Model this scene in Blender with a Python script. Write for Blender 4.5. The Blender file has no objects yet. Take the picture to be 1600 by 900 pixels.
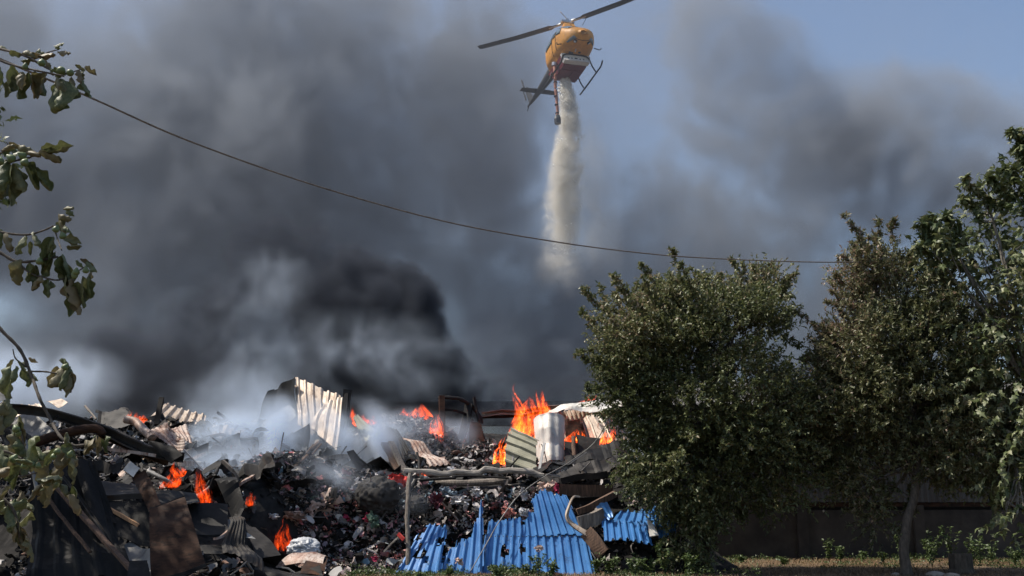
import bpy, bmesh, math, random
import numpy as np
from mathutils import Vector, Matrix, noise as mnoise
R = math.radians
rnd = random.Random(7)
nr = np.random.default_rng(11)
scene = bpy.context.scene
col = scene.collection

# ------------------------------------------------------------------ camera
PITCH = R(11.7); FPX = 1555.0; EYE = 1.6
cam_d = bpy.data.cameras.new('camera'); cam = bpy.data.objects.new('camera', cam_d); col.objects.link(cam)
cam_d.sensor_width = 36.0; cam_d.lens = 36.0*FPX/1600.0; cam_d.clip_start = 0.1; cam_d.clip_end = 3000
cam.location = (0, 0, EYE); cam.rotation_euler = (R(90)+PITCH, 0, 0)
scene.camera = cam

# ------------------------------------------------------------------ sky, sun, exposure
SUN_EL, SUN_AZ = R(57), R(-84)          # azimuth from +Y towards +X: high, from the left
sdir = Vector((math.sin(SUN_AZ)*math.cos(SUN_EL), math.cos(SUN_AZ)*math.cos(SUN_EL), math.sin(SUN_EL)))
world = bpy.data.worlds.new('World'); scene.world = world; world.use_nodes = True
wn = world.node_tree; bg = wn.nodes['Background']
sky = wn.nodes.new('ShaderNodeTexSky'); sky.sky_type = 'NISHITA'; sky.sun_disc = False
sky.sun_elevation = SUN_EL; sky.sun_rotation = SUN_AZ; sky.dust_density = 1.6; sky.ozone_density = 1.6; sky.altitude = 50
wn.links.new(sky.outputs[0], bg.inputs[0]); bg.inputs[1].default_value = 0.125
sun_d = bpy.data.lights.new('sun', 'SUN'); sun_d.energy = 5.0; sun_d.angle = R(0.5); sun_d.color = (1.0, 0.93, 0.82)
sun = bpy.data.objects.new('sun', sun_d); col.objects.link(sun)
sun.rotation_euler = sdir.to_track_quat('Z', 'Y').to_euler()
vs = scene.view_settings; vs.view_transform = 'Standard'; vs.look = 'None'; vs.gamma = 1; vs.use_curve_mapping = False; vs.exposure = 0.33
cy = scene.cycles
cy.volume_step_rate = 1.5; cy.volume_preview_step_rate = 2.0; cy.volume_max_steps = 256
cy.max_bounces = 6; cy.diffuse_bounces = 2; cy.glossy_bounces = 2; cy.transmission_bounces = 4; cy.volume_bounces = 2; cy.transparent_max_bounces = 32
cy.use_denoising = True; cy.use_adaptive_sampling = True; cy.adaptive_threshold = 0.02
cy.sample_clamp_indirect = 4.0

# ------------------------------------------------------------------ helpers
_c, _s = math.cos(PITCH), math.sin(PITCH)
def at(px, py, Y):
    """the world point seen at pixel (px, py) of the 1600x900 photograph, Y metres ahead"""
    x = (px-800)/FPX; y = (450-py)/FPX
    k = Y/(_c - y*_s)
    return Vector((x*k, Y, EYE + (y*_c + _s)*k))
def tag(o, label=None, cat=None, group=None, kind=None):
    if label: o['label'] = label
    if cat: o['category'] = cat
    if group: o['group'] = group
    if kind: o['kind'] = kind
    elif cat: o['kind'] = 'thing'
    return o
def empty(name, loc, label, cat, group=None, rot=(0, 0, 0)):
    o = bpy.data.objects.new(name, None); col.objects.link(o); o.location = loc; o.rotation_euler = rot
    o.empty_display_size = 0.2
    return tag(o, label, cat, group)

# ---- numpy noise
def _lat(shape, cell, seed):
    """smooth value noise on a regular grid: shape voxels, cell voxels per lattice cell (float or tuple)"""
    g = np.random.default_rng(seed)
    c = np.broadcast_to(np.asarray(cell, float), (len(shape),))
    lat = g.random([int(s/k)+4 for s, k in zip(shape, c)]).astype(np.float32)*2-1
    a = lat
    for ax, (s, k) in enumerate(zip(shape, c)):
        t = np.arange(s)/k + g.random(); i = t.astype(int); f = (t-i).astype(np.float32)
        f = f*f*f*(f*(f*6-15)+10)
        sh = [1]*len(shape); sh[ax] = s
        a = np.take(a, i, ax)*(1-f.reshape(sh)) + np.take(a, i+1, ax)*f.reshape(sh)
    return a
def fbm(shape, cell, seed, octaves=4, gain=0.5, ridged=False):
    out = 0; amp = 1; tot = 0; cell = np.asarray(cell, float)
    for o in range(octaves):
        if np.min(cell) < 1.0: break
        n = _lat(shape, cell, seed+o*17)
        if ridged: n = 1-2*np.abs(n)*1.6
        out = out + n*amp; tot += amp; amp *= gain; cell = cell/2.03
    return out/tot
def sstep(a, b, x):
    t = np.clip((x-a)/(b-a), 0, 1); return t*t*(3-2*t)
def warp(a, d, amt):
    """push grid a around by the three displacement grids d (in voxels)"""
    idx = np.indices(a.shape, dtype=np.float32)
    q = [np.clip(idx[k]+d[k]*amt, 0, a.shape[k]-1.001) for k in range(3)]
    i = [k.astype(np.int32) for k in q]; f = [k-j for k, j in zip(q, i)]
    out = 0
    for dx in (0, 1):
        wx = f[0] if dx else 1-f[0]
        for dy in (0, 1):
            wy = f[1] if dy else 1-f[1]
            for dz in (0, 1):
                wz = f[2] if dz else 1-f[2]
                out = out + a[i[0]+dx, i[1]+dy, i[2]+dz]*wx*wy*wz
    return out

# ---- volumes: a density grid worked out here and handed to a Volume Cube through an image made in memory
def volume_object(name, lo, hi, dens, mat, loc=(0, 0, 0), rot=(0, 0, 0)):
    nx, ny, nz = dens.shape; n = dens.size; IW = 2048; IH = -(-n//IW)
    buf = np.zeros((IH*IW, 4), np.float32); buf[:n, 0] = np.ascontiguousarray(dens, dtype=np.float32).ravel(); buf[:, 3] = 1
    im = bpy.data.images.new(name+'_grid', IW, IH, float_buffer=True, is_data=True); im.pixels.foreach_set(buf.ravel()); im.update()
    vd = bpy.data.volumes.new(name); o = bpy.data.objects.new(name, vd); col.objects.link(o); o.location = loc; o.rotation_euler = rot
    vd.materials.append(mat)
    ng = bpy.data.node_groups.new(name+'_nodes', 'GeometryNodeTree')
    ng.interface.new_socket('Geometry', in_out='INPUT', socket_type='NodeSocketGeometry')
    ng.interface.new_socket('Geometry', in_out='OUTPUT', socket_type='NodeSocketGeometry')
    N = ng.nodes.new; L = ng.links.new
    gi = N('NodeGroupInput'); go = N('NodeGroupOutput')
    vc = N('GeometryNodeVolumeCube'); vc.inputs['Min'].default_value = lo; vc.inputs['Max'].default_value = hi
    for k, v in zip(('Resolution X', 'Resolution Y', 'Resolution Z'), (nx, ny, nz)): vc.inputs[k].default_value = v
    pos = N('GeometryNodeInputPosition')
    sub = N('ShaderNodeVectorMath'); sub.operation = 'SUBTRACT'; sub.inputs[1].default_value = lo; L(pos.outputs[0], sub.inputs[0])
    div = N('ShaderNodeVectorMath'); div.operation = 'MULTIPLY'
    div.inputs[1].default_value = [(m-1)/(h-l) for m, h, l in zip((nx, ny, nz), hi, lo)]; L(sub.outputs[0], div.inputs[0])
    sep = N('ShaderNodeSeparateXYZ'); L(div.outputs[0], sep.inputs[0])
    def mth(op, a, b):
        m = N('ShaderNodeMath'); m.operation = op
        for k, v in enumerate((a, b)):
            if v is None: continue
            if isinstance(v, (int, float)): m.inputs[k].default_value = v
            else: L(v, m.inputs[k])
        return m.outputs[0]
    rx, ry, rz = [mth('ROUND', sep.outputs[k], None) for k in range(3)]
    # integer arithmetic keeps big indices exact
    def imth(op, a, b):
        m = N('FunctionNodeIntegerMath'); m.operation = op
        for k, v in enumerate((a, b)):
            if isinstance(v, int): m.inputs[k].default_value = v
            else: L(v, m.inputs[k])
        return m.outputs[0]
    ix = imth('ADD', imth('MULTIPLY', imth('ADD', imth('MULTIPLY', rx, ny), ry), nz), rz)
    row = imth('DIVIDE_FLOOR', ix, IW); colm = imth('SUBTRACT', ix, imth('MULTIPLY', row, IW))
    cmb = N('ShaderNodeCombineXYZ'); L(mth('DIVIDE', mth('ADD', colm, .5), float(IW)), cmb.inputs[0]); L(mth('DIVIDE', mth('ADD', row, .5), float(IH)), cmb.inputs[1])
    ti = N('GeometryNodeImageTexture'); ti.interpolation = 'Closest'; ti.inputs['Image'].default_value = im; L(cmb.outputs[0], ti.inputs['Vector'])
    sc = N('ShaderNodeSeparateXYZ'); L(ti.outputs['Color'], sc.inputs[0]); L(sc.outputs[0], vc.inputs['Density'])
    sm = N('GeometryNodeSetMaterial'); sm.inputs['Material'].default_value = mat
    L(vc.outputs[0], sm.inputs[0]); L(sm.outputs[0], go.inputs[0])
    md = o.modifiers.new('grid', 'NODES'); md.node_group = ng
    return o
def smoke_mat(name, colour, density, aniso=0.2, absorb=None):
    m = bpy.data.materials.new(name); m.use_nodes = True; nt = m.node_tree; nt.nodes.clear()
    out = nt.nodes.new('ShaderNodeOutputMaterial'); pv = nt.nodes.new('ShaderNodeVolumePrincipled')
    pv.inputs['Color'].default_value = (*colour, 1); pv.inputs['Density'].default_value = density
    pv.inputs['Anisotropy'].default_value = aniso
    if absorb: pv.inputs['Absorption Color'].default_value = (*absorb, 1)
    nt.links.new(pv.outputs[0], out.inputs['Volume'])
    return m
# ------------------------------------------------------------------ meshes
_vl = np.random.default_rng(5).random((32, 32, 32)).astype(np.float64)*2-1
def vn(P, f=1.0, seed=0):
    """value noise, -1..1, at the rows of P"""
    q = np.asarray(P, float)*f + np.array([seed*7.13+100, seed*3.71+100, seed*5.57+100]); i = np.floor(q).astype(int); t = q-i; t = t*t*(3-2*t)
    o = 0
    for a in (0, 1):
        for b in (0, 1):
            for c in (0, 1):
                o = o + _vl[(i[..., 0]+a) % 32, (i[..., 1]+b) % 32, (i[..., 2]+c) % 32]*(t[..., 0] if a else 1-t[..., 0])*(t[..., 1] if b else 1-t[..., 1])*(t[..., 2] if c else 1-t[..., 2])
    return o
def vf(P, f=1.0, seed=0, n=3):
    return sum(vn(P, f*2.1**k, seed+k)*.5**k for k in range(n))/1.75
def vn1(x, f=1.0, seed=0): return vn(np.stack([np.asarray(x, float), 0*np.asarray(x, float), 0*np.asarray(x, float)], -1), f, seed)

class MB:
    """collects shapes; build() links them as ONE mesh object whose origin is `origin`"""
    def __init__(s): s.v = []; s.f = []; s.c = []; s.n = 0
    def add(s, V, F, c=0.0):
        V = np.asarray(V, float).reshape(-1, 3); s.v.append(V)
        s.f += [tuple(int(i)+s.n for i in f) for f in F]
        s.c += [c]*len(F) if np.isscalar(c) else list(c)
        s.n += len(V); return s
    def box(s, c, size, M=None, taper=1.0):
        x, y, z = [k/2 for k in size]
        V = np.array([(-x, -y, -z), (x, -y, -z), (x, y, -z), (-x, y, -z), (-x*taper, -y*taper, z), (x*taper, -y*taper, z), (x*taper, y*taper, z), (-x*taper, y*taper, z)])
        if M is not None: V = V @ np.array(M.to_3x3()).T
        return s.add(V+np.asarray(c), [(0, 3, 2, 1), (4, 5, 6, 7), (0, 1, 5, 4), (1, 2, 6, 5), (2, 3, 7, 6), (3, 0, 4, 7)])
    def sweep(s, pts, prof, up=(0, 0, 1), scale=None, caps=True, c=0.0, twist=0.0):
        """prof: closed 2-D outline swept along pts"""
        P = [Vector(p) for p in pts]; m = len(prof); V = []; upv = Vector(up)
        for i, p in enumerate(P):
            d = (P[min(i+1, len(P)-1)]-P[max(i-1, 0)]).normalized()
            a = d.cross(upv)
            if a.length < 1e-4: a = d.cross(Vector((1, 0, 0)))
            a.normalize(); b = a.cross(d)
            if twist:
                q = Matrix.Rotation(twist*i/(len(P)-1), 3, d); a = q @ a; b = q @ b
            k = scale[i] if scale is not None else 1.0
            V += [p + a*(x*k) + b*(y*k) for x, y in prof]
        F = []
        for i in range(len(P)-1):
            for j in range(m):
                j2 = (j+1) % m; F.append((i*m+j, i*m+j2, (i+1)*m+j2, (i+1)*m+j))
        if caps: F += [tuple(range(m-1, -1, -1)), tuple(range((len(P)-1)*m, len(P)*m))]
        return s.add(np.array(V), F, c)
    def tube(s, pts, r, n=8, rs=None, c=0.0, caps=True):
        return s.sweep(pts, [(r*math.cos(2*math.pi*k/n), r*math.sin(2*math.pi*k/n)) for k in range(n)], scale=rs, caps=caps, c=c)
    def build(s, name, mat, parent=None, origin=None, smooth=False, attr=False):
        V = np.concatenate(s.v); o_ = Vector(origin) if origin is not None else Vector((0, 0, 0))
        me = bpy.data.meshes.new(name); me.from_pydata((V-np.array(o_)).tolist(), [], s.f); me.validate()
        me.materials.append(mat)
        if attr and len(me.polygons) == len(s.c):
            a = me.attributes.new('v', 'FLOAT', 'FACE'); a.data.foreach_set('value', np.array(s.c, np.float32))
        if smooth: me.polygons.foreach_set('use_smooth', [True]*len(me.polygons))
        o = bpy.data.objects.new(name, me); col.objects.link(o); o.location = o_
        if parent is not None: o.parent = parent
        return o
def base_of(V):
    V = np.asarray(V).reshape(-1, 3); return Vector((V[:, 0].mean(), V[:, 1].mean(), V[:, 2].min()))
def bend(pts, n=8, jit=0.0, seed=0):
    """a smooth path (Catmull-Rom) through pts with n steps a span"""
    P = [Vector(p) for p in pts]; out = []
    for i in range(len(P)-1):
        a, b, c, d = P[max(i-1, 0)], P[i], P[i+1], P[min(i+2, len(P)-1)]
        for k in range(n):
            t = k/n
            out.append(.5*((2*b)+(c-a)*t+(2*a-5*b+4*c-d)*t*t+(3*b-a-3*c+d)*t**3))
    out.append(P[-1])
    if jit:
        A = np.array(out); out = [Vector(p)+Vector((vn(p, 3, seed), vn(p, 3, seed+1), vn(p, 3, seed+2)))*jit for p in A]
    return out

# ------------------------------------------------------------------ materials
def new_mat(name):
    m = bpy.data.materials.new(name); m.use_nodes = True; nt = m.node_tree
    return m, nt, nt.nodes['Principled BSDF']
def setin(b, **k):
    for a, v in k.items():
        b.inputs[{'rough': 'Roughness', 'metal': 'Metallic', 'spec': 'Specular IOR Level', 'coat': 'Coat Weight'}[a]].default_value = v
def ramp(nt, fac, stops, interp='LINEAR'):
    r = nt.nodes.new('ShaderNodeValToRGB'); r.color_ramp.interpolation = interp
    e = r.color_ramp.elements
    while len(e) < len(stops): e.new(.5)
    for x, (p, c) in zip(e, stops): x.position = p; x.color = (*c, 1) if len(c) == 3 else c
    nt.links.new(fac, r.inputs[0]); return r.outputs[0]
def ntex(nt, scale, detail=5, rough=.6, stretch=None, dist=0, off=0):
    tc = nt.nodes.new('ShaderNodeTexCoord'); mp = nt.nodes.new('ShaderNodeMapping'); n = nt.nodes.new('ShaderNodeTexNoise')
    mp.inputs['Scale'].default_value = stretch or (1, 1, 1); mp.inputs['Location'].default_value = (off, off*1.7, -off)
    n.inputs['Scale'].default_value = scale; n.inputs['Detail'].default_value = detail; n.inputs['Roughness'].default_value = rough; n.inputs['Distortion'].default_value = dist
    nt.links.new(tc.outputs['Object'], mp.inputs[0]); nt.links.new(mp.outputs[0], n.inputs[0]); return n.outputs[0]
def mixc(nt, f, a, b, mode='MIX'):
    m = nt.nodes.new('ShaderNodeMix'); m.data_type = 'RGBA'; m.blend_type = mode
    for k, v in ((0, f), (6, a), (7, b)):
        if isinstance(v, (int, float)): m.inputs[k].default_value = v
        elif isinstance(v, tuple): m.inputs[k].default_value = (*v, 1)
        else: nt.links.new(v, m.inputs[k])
    return m.outputs[2]
def bump(nt, b, h, s=.4, d=.02):
    n = nt.nodes.new('ShaderNodeBump'); n.inputs['Strength'].default_value = s; n.inputs['Distance'].default_value = d
    nt.links.new(h, n.inputs['Height']); nt.links.new(n.outputs[0], b.inputs['Normal'])
def mask(nt, fac, lo, hi):
    r = nt.nodes.new('ShaderNodeMapRange'); r.inputs[1].default_value = lo; r.inputs[2].default_value = hi; nt.links.new(fac, r.inputs[0]); return r.outputs[0]
def metal(name, base, light, stain=(.10, .05, .03), soot=.5, rough=.5, metal_=.35, stretch=(1, 1, 1), rust=.45, scale=1.6):
    """sheet steel: two tones, rust or heat stains, soot"""
    m, nt, b = new_mat(name)
    n1 = ntex(nt, scale, 6, .65, stretch); n2 = ntex(nt, scale*2.4, 9, .75, stretch, .6, 7); n3 = ntex(nt, scale*.8, 5, .6, None, .8, 13); n4 = ntex(nt, 22, 4, .6)
    c = mixc(nt, mask(nt, n1, .35, .65), base, light)
    c = mixc(nt, mask(nt, n2, 1-rust-.06, 1-rust+.08), c, stain)
    c = mixc(nt, mask(nt, n3, 1-soot-.10, 1-soot+.16), c, (.012, .011, .011))
    c = mixc(nt, .35, c, mixc(nt, n4, (.3, .3, .3), (1, 1, 1)), 'MULTIPLY')
    nt.links.new(c, b.inputs['Base Color']); setin(b, rough=rough, metal=metal_)
    if max(base) < .3: b.inputs['Specular IOR Level'].default_value = .3 if max(light) > .2 else .15; b.inputs['Roughness'].default_value = max(rough, .62); b.inputs['Metallic'].default_value = .05
    else: nt.links.new(mask(nt, n2, 1.1, .1), b.inputs['Roughness'])
    bump(nt, b, n2, .35, .01); return m
def simple(name, c1, c2, scale=6, rough=.7, stretch=None, metal_=0, bmp=.3, detail=6):
    m, nt, b = new_mat(name); n = ntex(nt, scale, detail, .65, stretch)
    nt.links.new(ramp(nt, n, [(.32, c1), (.68, c2)]), b.inputs['Base Color']); setin(b, rough=rough, metal=metal_, spec=.5 if max(c2) > .06 else .2)
    if bmp: bump(nt, b, n, bmp, .01)
    return m
def by_attr(name, stops, rough=.8, trans=0.0, spec=.5, bmp=0):
    """colour read from each piece's own random number"""
    m, nt, b = new_mat(name)
    a = nt.nodes.new('ShaderNodeAttribute'); a.attribute_name = 'v'
    c = ramp(nt, a.outputs['Fac'], stops)
    nt.links.new(c, b.inputs['Base Color']); setin(b, rough=rough, spec=spec)
    if bmp: bump(nt, b, ntex(nt, 30, 4), bmp, .01)
    if trans:
        t = nt.nodes.new('ShaderNodeBsdfTranslucent'); mx = nt.nodes.new('ShaderNodeMixShader'); out = nt.nodes['Material Output']
        mx.inputs[0].default_value = trans; nt.links.new(c, t.inputs[0]); nt.links.new(b.outputs[0], mx.inputs[1]); nt.links.new(t.outputs[0], mx.inputs[2])
        nt.links.new(mx.outputs[0], out.inputs['Surface'])
    return m
M = {}
M['char'] = simple('charred_black', (.008, .007, .007), (.03, .027, .025), 5, .75)
M['ash'] = simple('ash_ground', (.006, .006, .006), (.035, .032, .03), 3.5, .9, bmp=.8)
M['black_metal'] = metal('blackened_steel', (.009, .0085, .0085), (.026, .024, .022), (.05, .03, .02), .42, .5, .15, rust=.3)
M['dark_metal'] = metal('dark_scorched_steel', (.024, .022, .02), (.075, .068, .062), (.06, .035, .022), .48, .5, .25, rust=.4)
M['grey_metal'] = metal('grey_scorched_steel', (.18, .17, .16), (.34, .33, .31), (.10, .065, .045), .40, .45, .4, rust=.36)
M['pale_metal'] = metal('pale_scorched_steel', (.42, .33, .25), (.62, .52, .42), (.20, .12, .075), .26, .45, .25, (2.2, 2.2, .45), .43, 1.3)
M['white_metal'] = metal('white_scorched_steel', (.55, .51, .45), (.72, .69, .63), (.27, .19, .13), .22, .5, .1, (2, 2, .35), .38, 1.5)
M['olive_metal'] = metal('olive_scorched_steel', (.26, .25, .18), (.40, .38, .29), (.12, .10, .06), .30, .5, .2, rust=.32)
M['rust_metal'] = metal('rusty_steel', (.030, .014, .009), (.085, .042, .024), (.014, .009, .007), .38, .7, .15, (1, 1, 3), .45, 2.2)
M['rusty_pale'] = metal('rust_and_white_steel', (.30, .17, .12), (.5, .43, .38), (.13, .045, .022), .32, .6, .15, (2, 2, .6), .47, 2.4)
M['wood'] = simple('grey_weathered_wood', (.06, .048, .04), (.26, .22, .18), 5, .85, (6, 6, .6), bmp=.6)
M['brown_wood'] = simple('scorched_brown_wood', (.035, .02, .013), (.16, .09, .055), 5, .85, (6, 6, .7), bmp=.6)
M['raw_wood'] = simple('raw_orange_wood', (.35, .18, .09), (.55, .32, .17), 6, .8, (6, 6, .6))
M['ash_wood'] = simple('ash_covered_timber', (.09, .08, .07), (.42, .38, .33), 6, .9, (.5, 4, 4), bmp=.7)
def blue_steel():
    m, nt, b = new_mat('blue_painted_steel')
    n = ntex(nt, 2.0, 6, .6); n2 = ntex(nt, 9, 5, .7, (1, 1, .5)); n3 = ntex(nt, 3.1, 7, .72, None, .5, 5)
    c = mixc(nt, mask(nt, n, .3, .7), (.030, .130, .34), (.062, .205, .45))
    c = mixc(nt, mask(nt, n2, .66, .78), c, (.02, .06, .16))
    c = mixc(nt, mask(nt, n3, .60, .72), c, (.025, .026, .03)); n5 = ntex(nt, 5, 8, .75, (3, 1, .4), .4, 9); c = mixc(nt, mask(nt, n5, .60, .75), c, (.16, .17, .18))
    nt.links.new(c, b.inputs['Base Color']); setin(b, rough=.42, metal=.1); bump(nt, b, n3, .5, .012); return m
M['blue'] = blue_steel()

# ------------------------------------------------------------------ builders
def ribs_profile(t, n, kind='trap'):
    if kind == 'sine': return .5-.5*np.cos(2*np.pi*t*n)
    x = (t*n) % 1.0
    return np.clip((.5-np.abs(x-.5))*6-1.55, 0, 1) if kind == 'trap' else np.clip((.5-np.abs(x-.5))*10-3.4, 0, 1)
def sheet_mesh(q, ribs=0, rib_h=.03, kind='trap', amp=.05, crease=.05, seed=0, nu=None, nv=14, rag=.0, cut=None, bulge=0.0, curl=0.0, warpuv=.0, f=1.0):
    TL, TR, BR, BL = [np.array(at(*p)) for p in q]
    W = (np.linalg.norm(TR-TL)+np.linalg.norm(BR-BL))/2; H = (np.linalg.norm(BL-TL)+np.linalg.norm(BR-TR))/2
    per = 8 if kind != 'sine' else 8
    nu = nu or (ribs*per if ribs else max(8, int(W/.09))); nv = max(nv, int(H/.09))
    u = np.linspace(0, 1, nu+1)
    if ribs and kind == 'trap':      # put the columns where the profile turns
        base = np.array([0, .2, .2583, .30, .425, .5, .575, .70, .7417, .80])[1:]
        u = np.unique(np.concatenate([(k+base)/ribs for k in range(ribs)]+[[0, 1]])); nu = len(u)-1
    v = np.linspace(0, 1, nv+1); U, V = np.meshgrid(u, v, indexing='ij')
    if warpuv:
        p = np.stack([U*W, V*H, 0*U], -1)*f
        Vw = V + warpuv*vf(p, 1.4, seed+40)*(.3+np.abs(V-.5)); Uw = U + warpuv*.6*vf(p, 1.3, seed+44)*(np.abs(U-.5)*2)
    else: Uw, Vw = U, V
    e = lambda a: a[..., None]
    P = (TL*e((1-Uw)*(1-Vw)) + TR*e(Uw*(1-Vw)) + BR*e(Uw*Vw) + BL*e((1-Uw)*Vw))
    N = np.cross(TR-TL, BL-TL)+np.cross(BR-TR, BR-BL)*0; N /= np.linalg.norm(N)
    if N[1] > 0: N = -N
    uv3 = np.stack([U*W, V*H, 0*U+seed*3.3], -1)*f
    h = amp*vf(uv3, .9, seed)*1.6
    g = np.random.default_rng(seed+900)
    for k in range(4):               # straight creases
        a = g.random()*6.28; fr = .35+g.random()*.9; ph = g.random()
        t = (uv3[..., 0]*math.cos(a)+uv3[..., 1]*math.sin(a))*fr+ph
        h = h + crease*(1-4*np.abs((t % 1)-.5))*(.5**k)*.8
    if ribs: h = h + rib_h*ribs_profile(U, ribs, kind)*(1-.6*np.clip(crease*6*np.abs(vf(uv3, .8, seed+9)), 0, 1))
    if bulge: h = h + bulge*np.sin(np.pi*U)**.7
    if curl: h = h + curl*(1-V)**2.2
    P = P + N*e(h)
    idx = np.arange((nu+1)*(nv+1)).reshape(nu+1, nv+1)
    keep = np.ones((nu, nv), bool)
    uc = (u[:-1]+u[1:])/2; vc = (v[:-1]+v[1:])/2; UC, VC = np.meshgrid(uc, vc, indexing='ij')
    if rag:
        d = np.minimum(np.minimum(UC*W, (1-UC)*W), np.minimum(VC*H, (1-VC)*H)); r_ = np.abs(vf(np.stack([UC*W, VC*H, 0*UC], -1), 2.2, seed+70))
        keep &= d > rag*r_*2
    if cut: keep &= ~cut(UC, VC)
    F = [(idx[i, j], idx[i+1, j], idx[i+1, j+1], idx[i, j+1]) for i, j in zip(*np.nonzero(keep))]
    return P.reshape(-1, 3), F, N
def drop_loose(P, F):
    used = np.unique(np.array(F)); m = -np.ones(len(P), int); m[used] = np.arange(len(used))
    return P[used], [tuple(m[list(f)]) for f in F]
def add_solid(o, t):
    s_ = o.modifiers.new('thickness', 'SOLIDIFY'); s_.thickness = t; s_.offset = -1
def sheet(name, label, cat, q, mat, thick=.008, parent=None, group=None, **k):
    if not str(mat).startswith('blue'): q = bring_out(q)
    P, F, N = sheet_mesh(q, **k); P, F = drop_loose(P, F)
    o = MB().add(P, F).build(name, M[mat] if isinstance(mat, str) else mat, parent, base_of(P) if parent is None else None)
    add_solid(o, thick)
    if label: tag(o, label, cat, group)
    return o
def beam_prof(kind, w, h):
    t = min(w, h)*.16; a, b = w/2, h/2
    if kind == 'box': return [(-a, -b), (a, -b), (a, b), (-a, b)]
    if kind == 'chan': return [(-a, -b), (a, -b), (a, -b+t), (-a+t, -b+t), (-a+t, b-t), (a, b-t), (a, b), (-a, b)]
    if kind == 'angle': return [(-a, -b), (a, -b), (a, -b+t), (-a+t, -b+t), (-a+t, b), (-a, b)]
    if kind == 'I': return [(-a, -b), (a, -b), (a, -b+t), (t/2, -b+t), (t/2, b-t), (a, b-t), (a, b), (-a, b), (-a, b-t), (-t/2, b-t), (-t/2, -b+t), (-a, -b+t)]
    return [(a*math.cos(k*math.pi/5), b*math.sin(k*math.pi/5)) for k in range(10)]
def beam(name, label, cat, pts, w, h, mat, kind='box', jit=.01, twist=0, parent=None, group=None, n=6, seed=0, rs=None, up=(0, 0, 1)):
    P = bend([at(*p) for p in bring_out(pts)], n, jit, seed)
    m = MB().sweep(P, beam_prof(kind, w, h), up=up, twist=twist, scale=None if rs is None else np.interp(np.linspace(0, 1, len(P)), np.linspace(0, 1, len(rs)), rs))
    if kind == 'log':
        V = m.v[0]; V += (vf(V, 7, seed)*w*.16)[:, None]*np.array([1, 1, 1])
    o = m.build(name, M[mat], parent, base_of(m.v[0]) if parent is None else None, smooth=(kind in ('round',)))
    if label: tag(o, label, cat, group)
    return o
# ------------------------------------------------------------------ trees
def leaf_batch(P, D, Nrm, L, W, cs, kind='lance'):
    """P base, D direction, Nrm face normal, L length, W width: all the leaves as one set of vertices and faces"""
    n = len(P); S = np.cross(D, Nrm); S /= np.linalg.norm(S, axis=1)[:, None]+1e-9; Nn = np.cross(S, D)
    if kind == 'lance':
        pat = [(0, 0, 0), (.42, .5, .06), (1, 0, -.10), (.42, -.5, .06)]; fc = [(0, 1, 2), (0, 2, 3)]
    else:   # lobed, drooping
        pat = [(0, 0, 0), (.12, .42, .02), (.40, .22, .03), (.52, .50, -.04), (.62, .20, 0), (1.0, 0, -.28), (.62, -.20, 0), (.52, -.50, -.04), (.40, -.22, .03), (.12, -.42, .02), (.42, 0, .10)]
        fc = [(0, 1, 10), (1, 2, 10), (2, 3, 4), (2, 4, 10), (4, 5, 10), (5, 6, 10), (6, 8, 10), (6, 7, 8), (8, 9, 10), (9, 0, 10)]
    k = len(pat); V = np.zeros((n, k, 3))
    for j, (a, b, c) in enumerate(pat):
        V[:, j] = P + D*(a*L)[:, None] + S*(b*W)[:, None] + Nn*(c*L)[:, None]
    F = (np.array(fc)[None] + (np.arange(n)*k)[:, None, None]).reshape(-1, 3)
    return V.reshape(-1, 3), F, np.repeat(cs, len(fc))
def mesh_fast(name, V, F, cs, mat, parent=None, origin=(0, 0, 0)):
    me = bpy.data.meshes.new(name); V = (V-np.array(origin)).astype(np.float32); F = np.asarray(F, np.int32)
    me.vertices.add(len(V)); me.vertices.foreach_set('co', V.ravel())
    me.loops.add(F.size); me.loops.foreach_set('vertex_index', F.ravel())
    me.polygons.add(len(F)); me.polygons.foreach_set('loop_start', np.arange(0, F.size, F.shape[1], dtype=np.int32))
    a = me.attributes.new('v', 'FLOAT', 'FACE'); a.data.foreach_set('value', np.asarray(cs, np.float32))
    me.update(calc_edges=True); me.materials.append(mat)
    o = bpy.data.objects.new(name, me); col.objects.link(o); o.location = origin
    if parent is not None: o.parent = parent
    return o
def unit(a): return a/(np.linalg.norm(a, axis=-1, keepdims=True)+1e-9)
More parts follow.
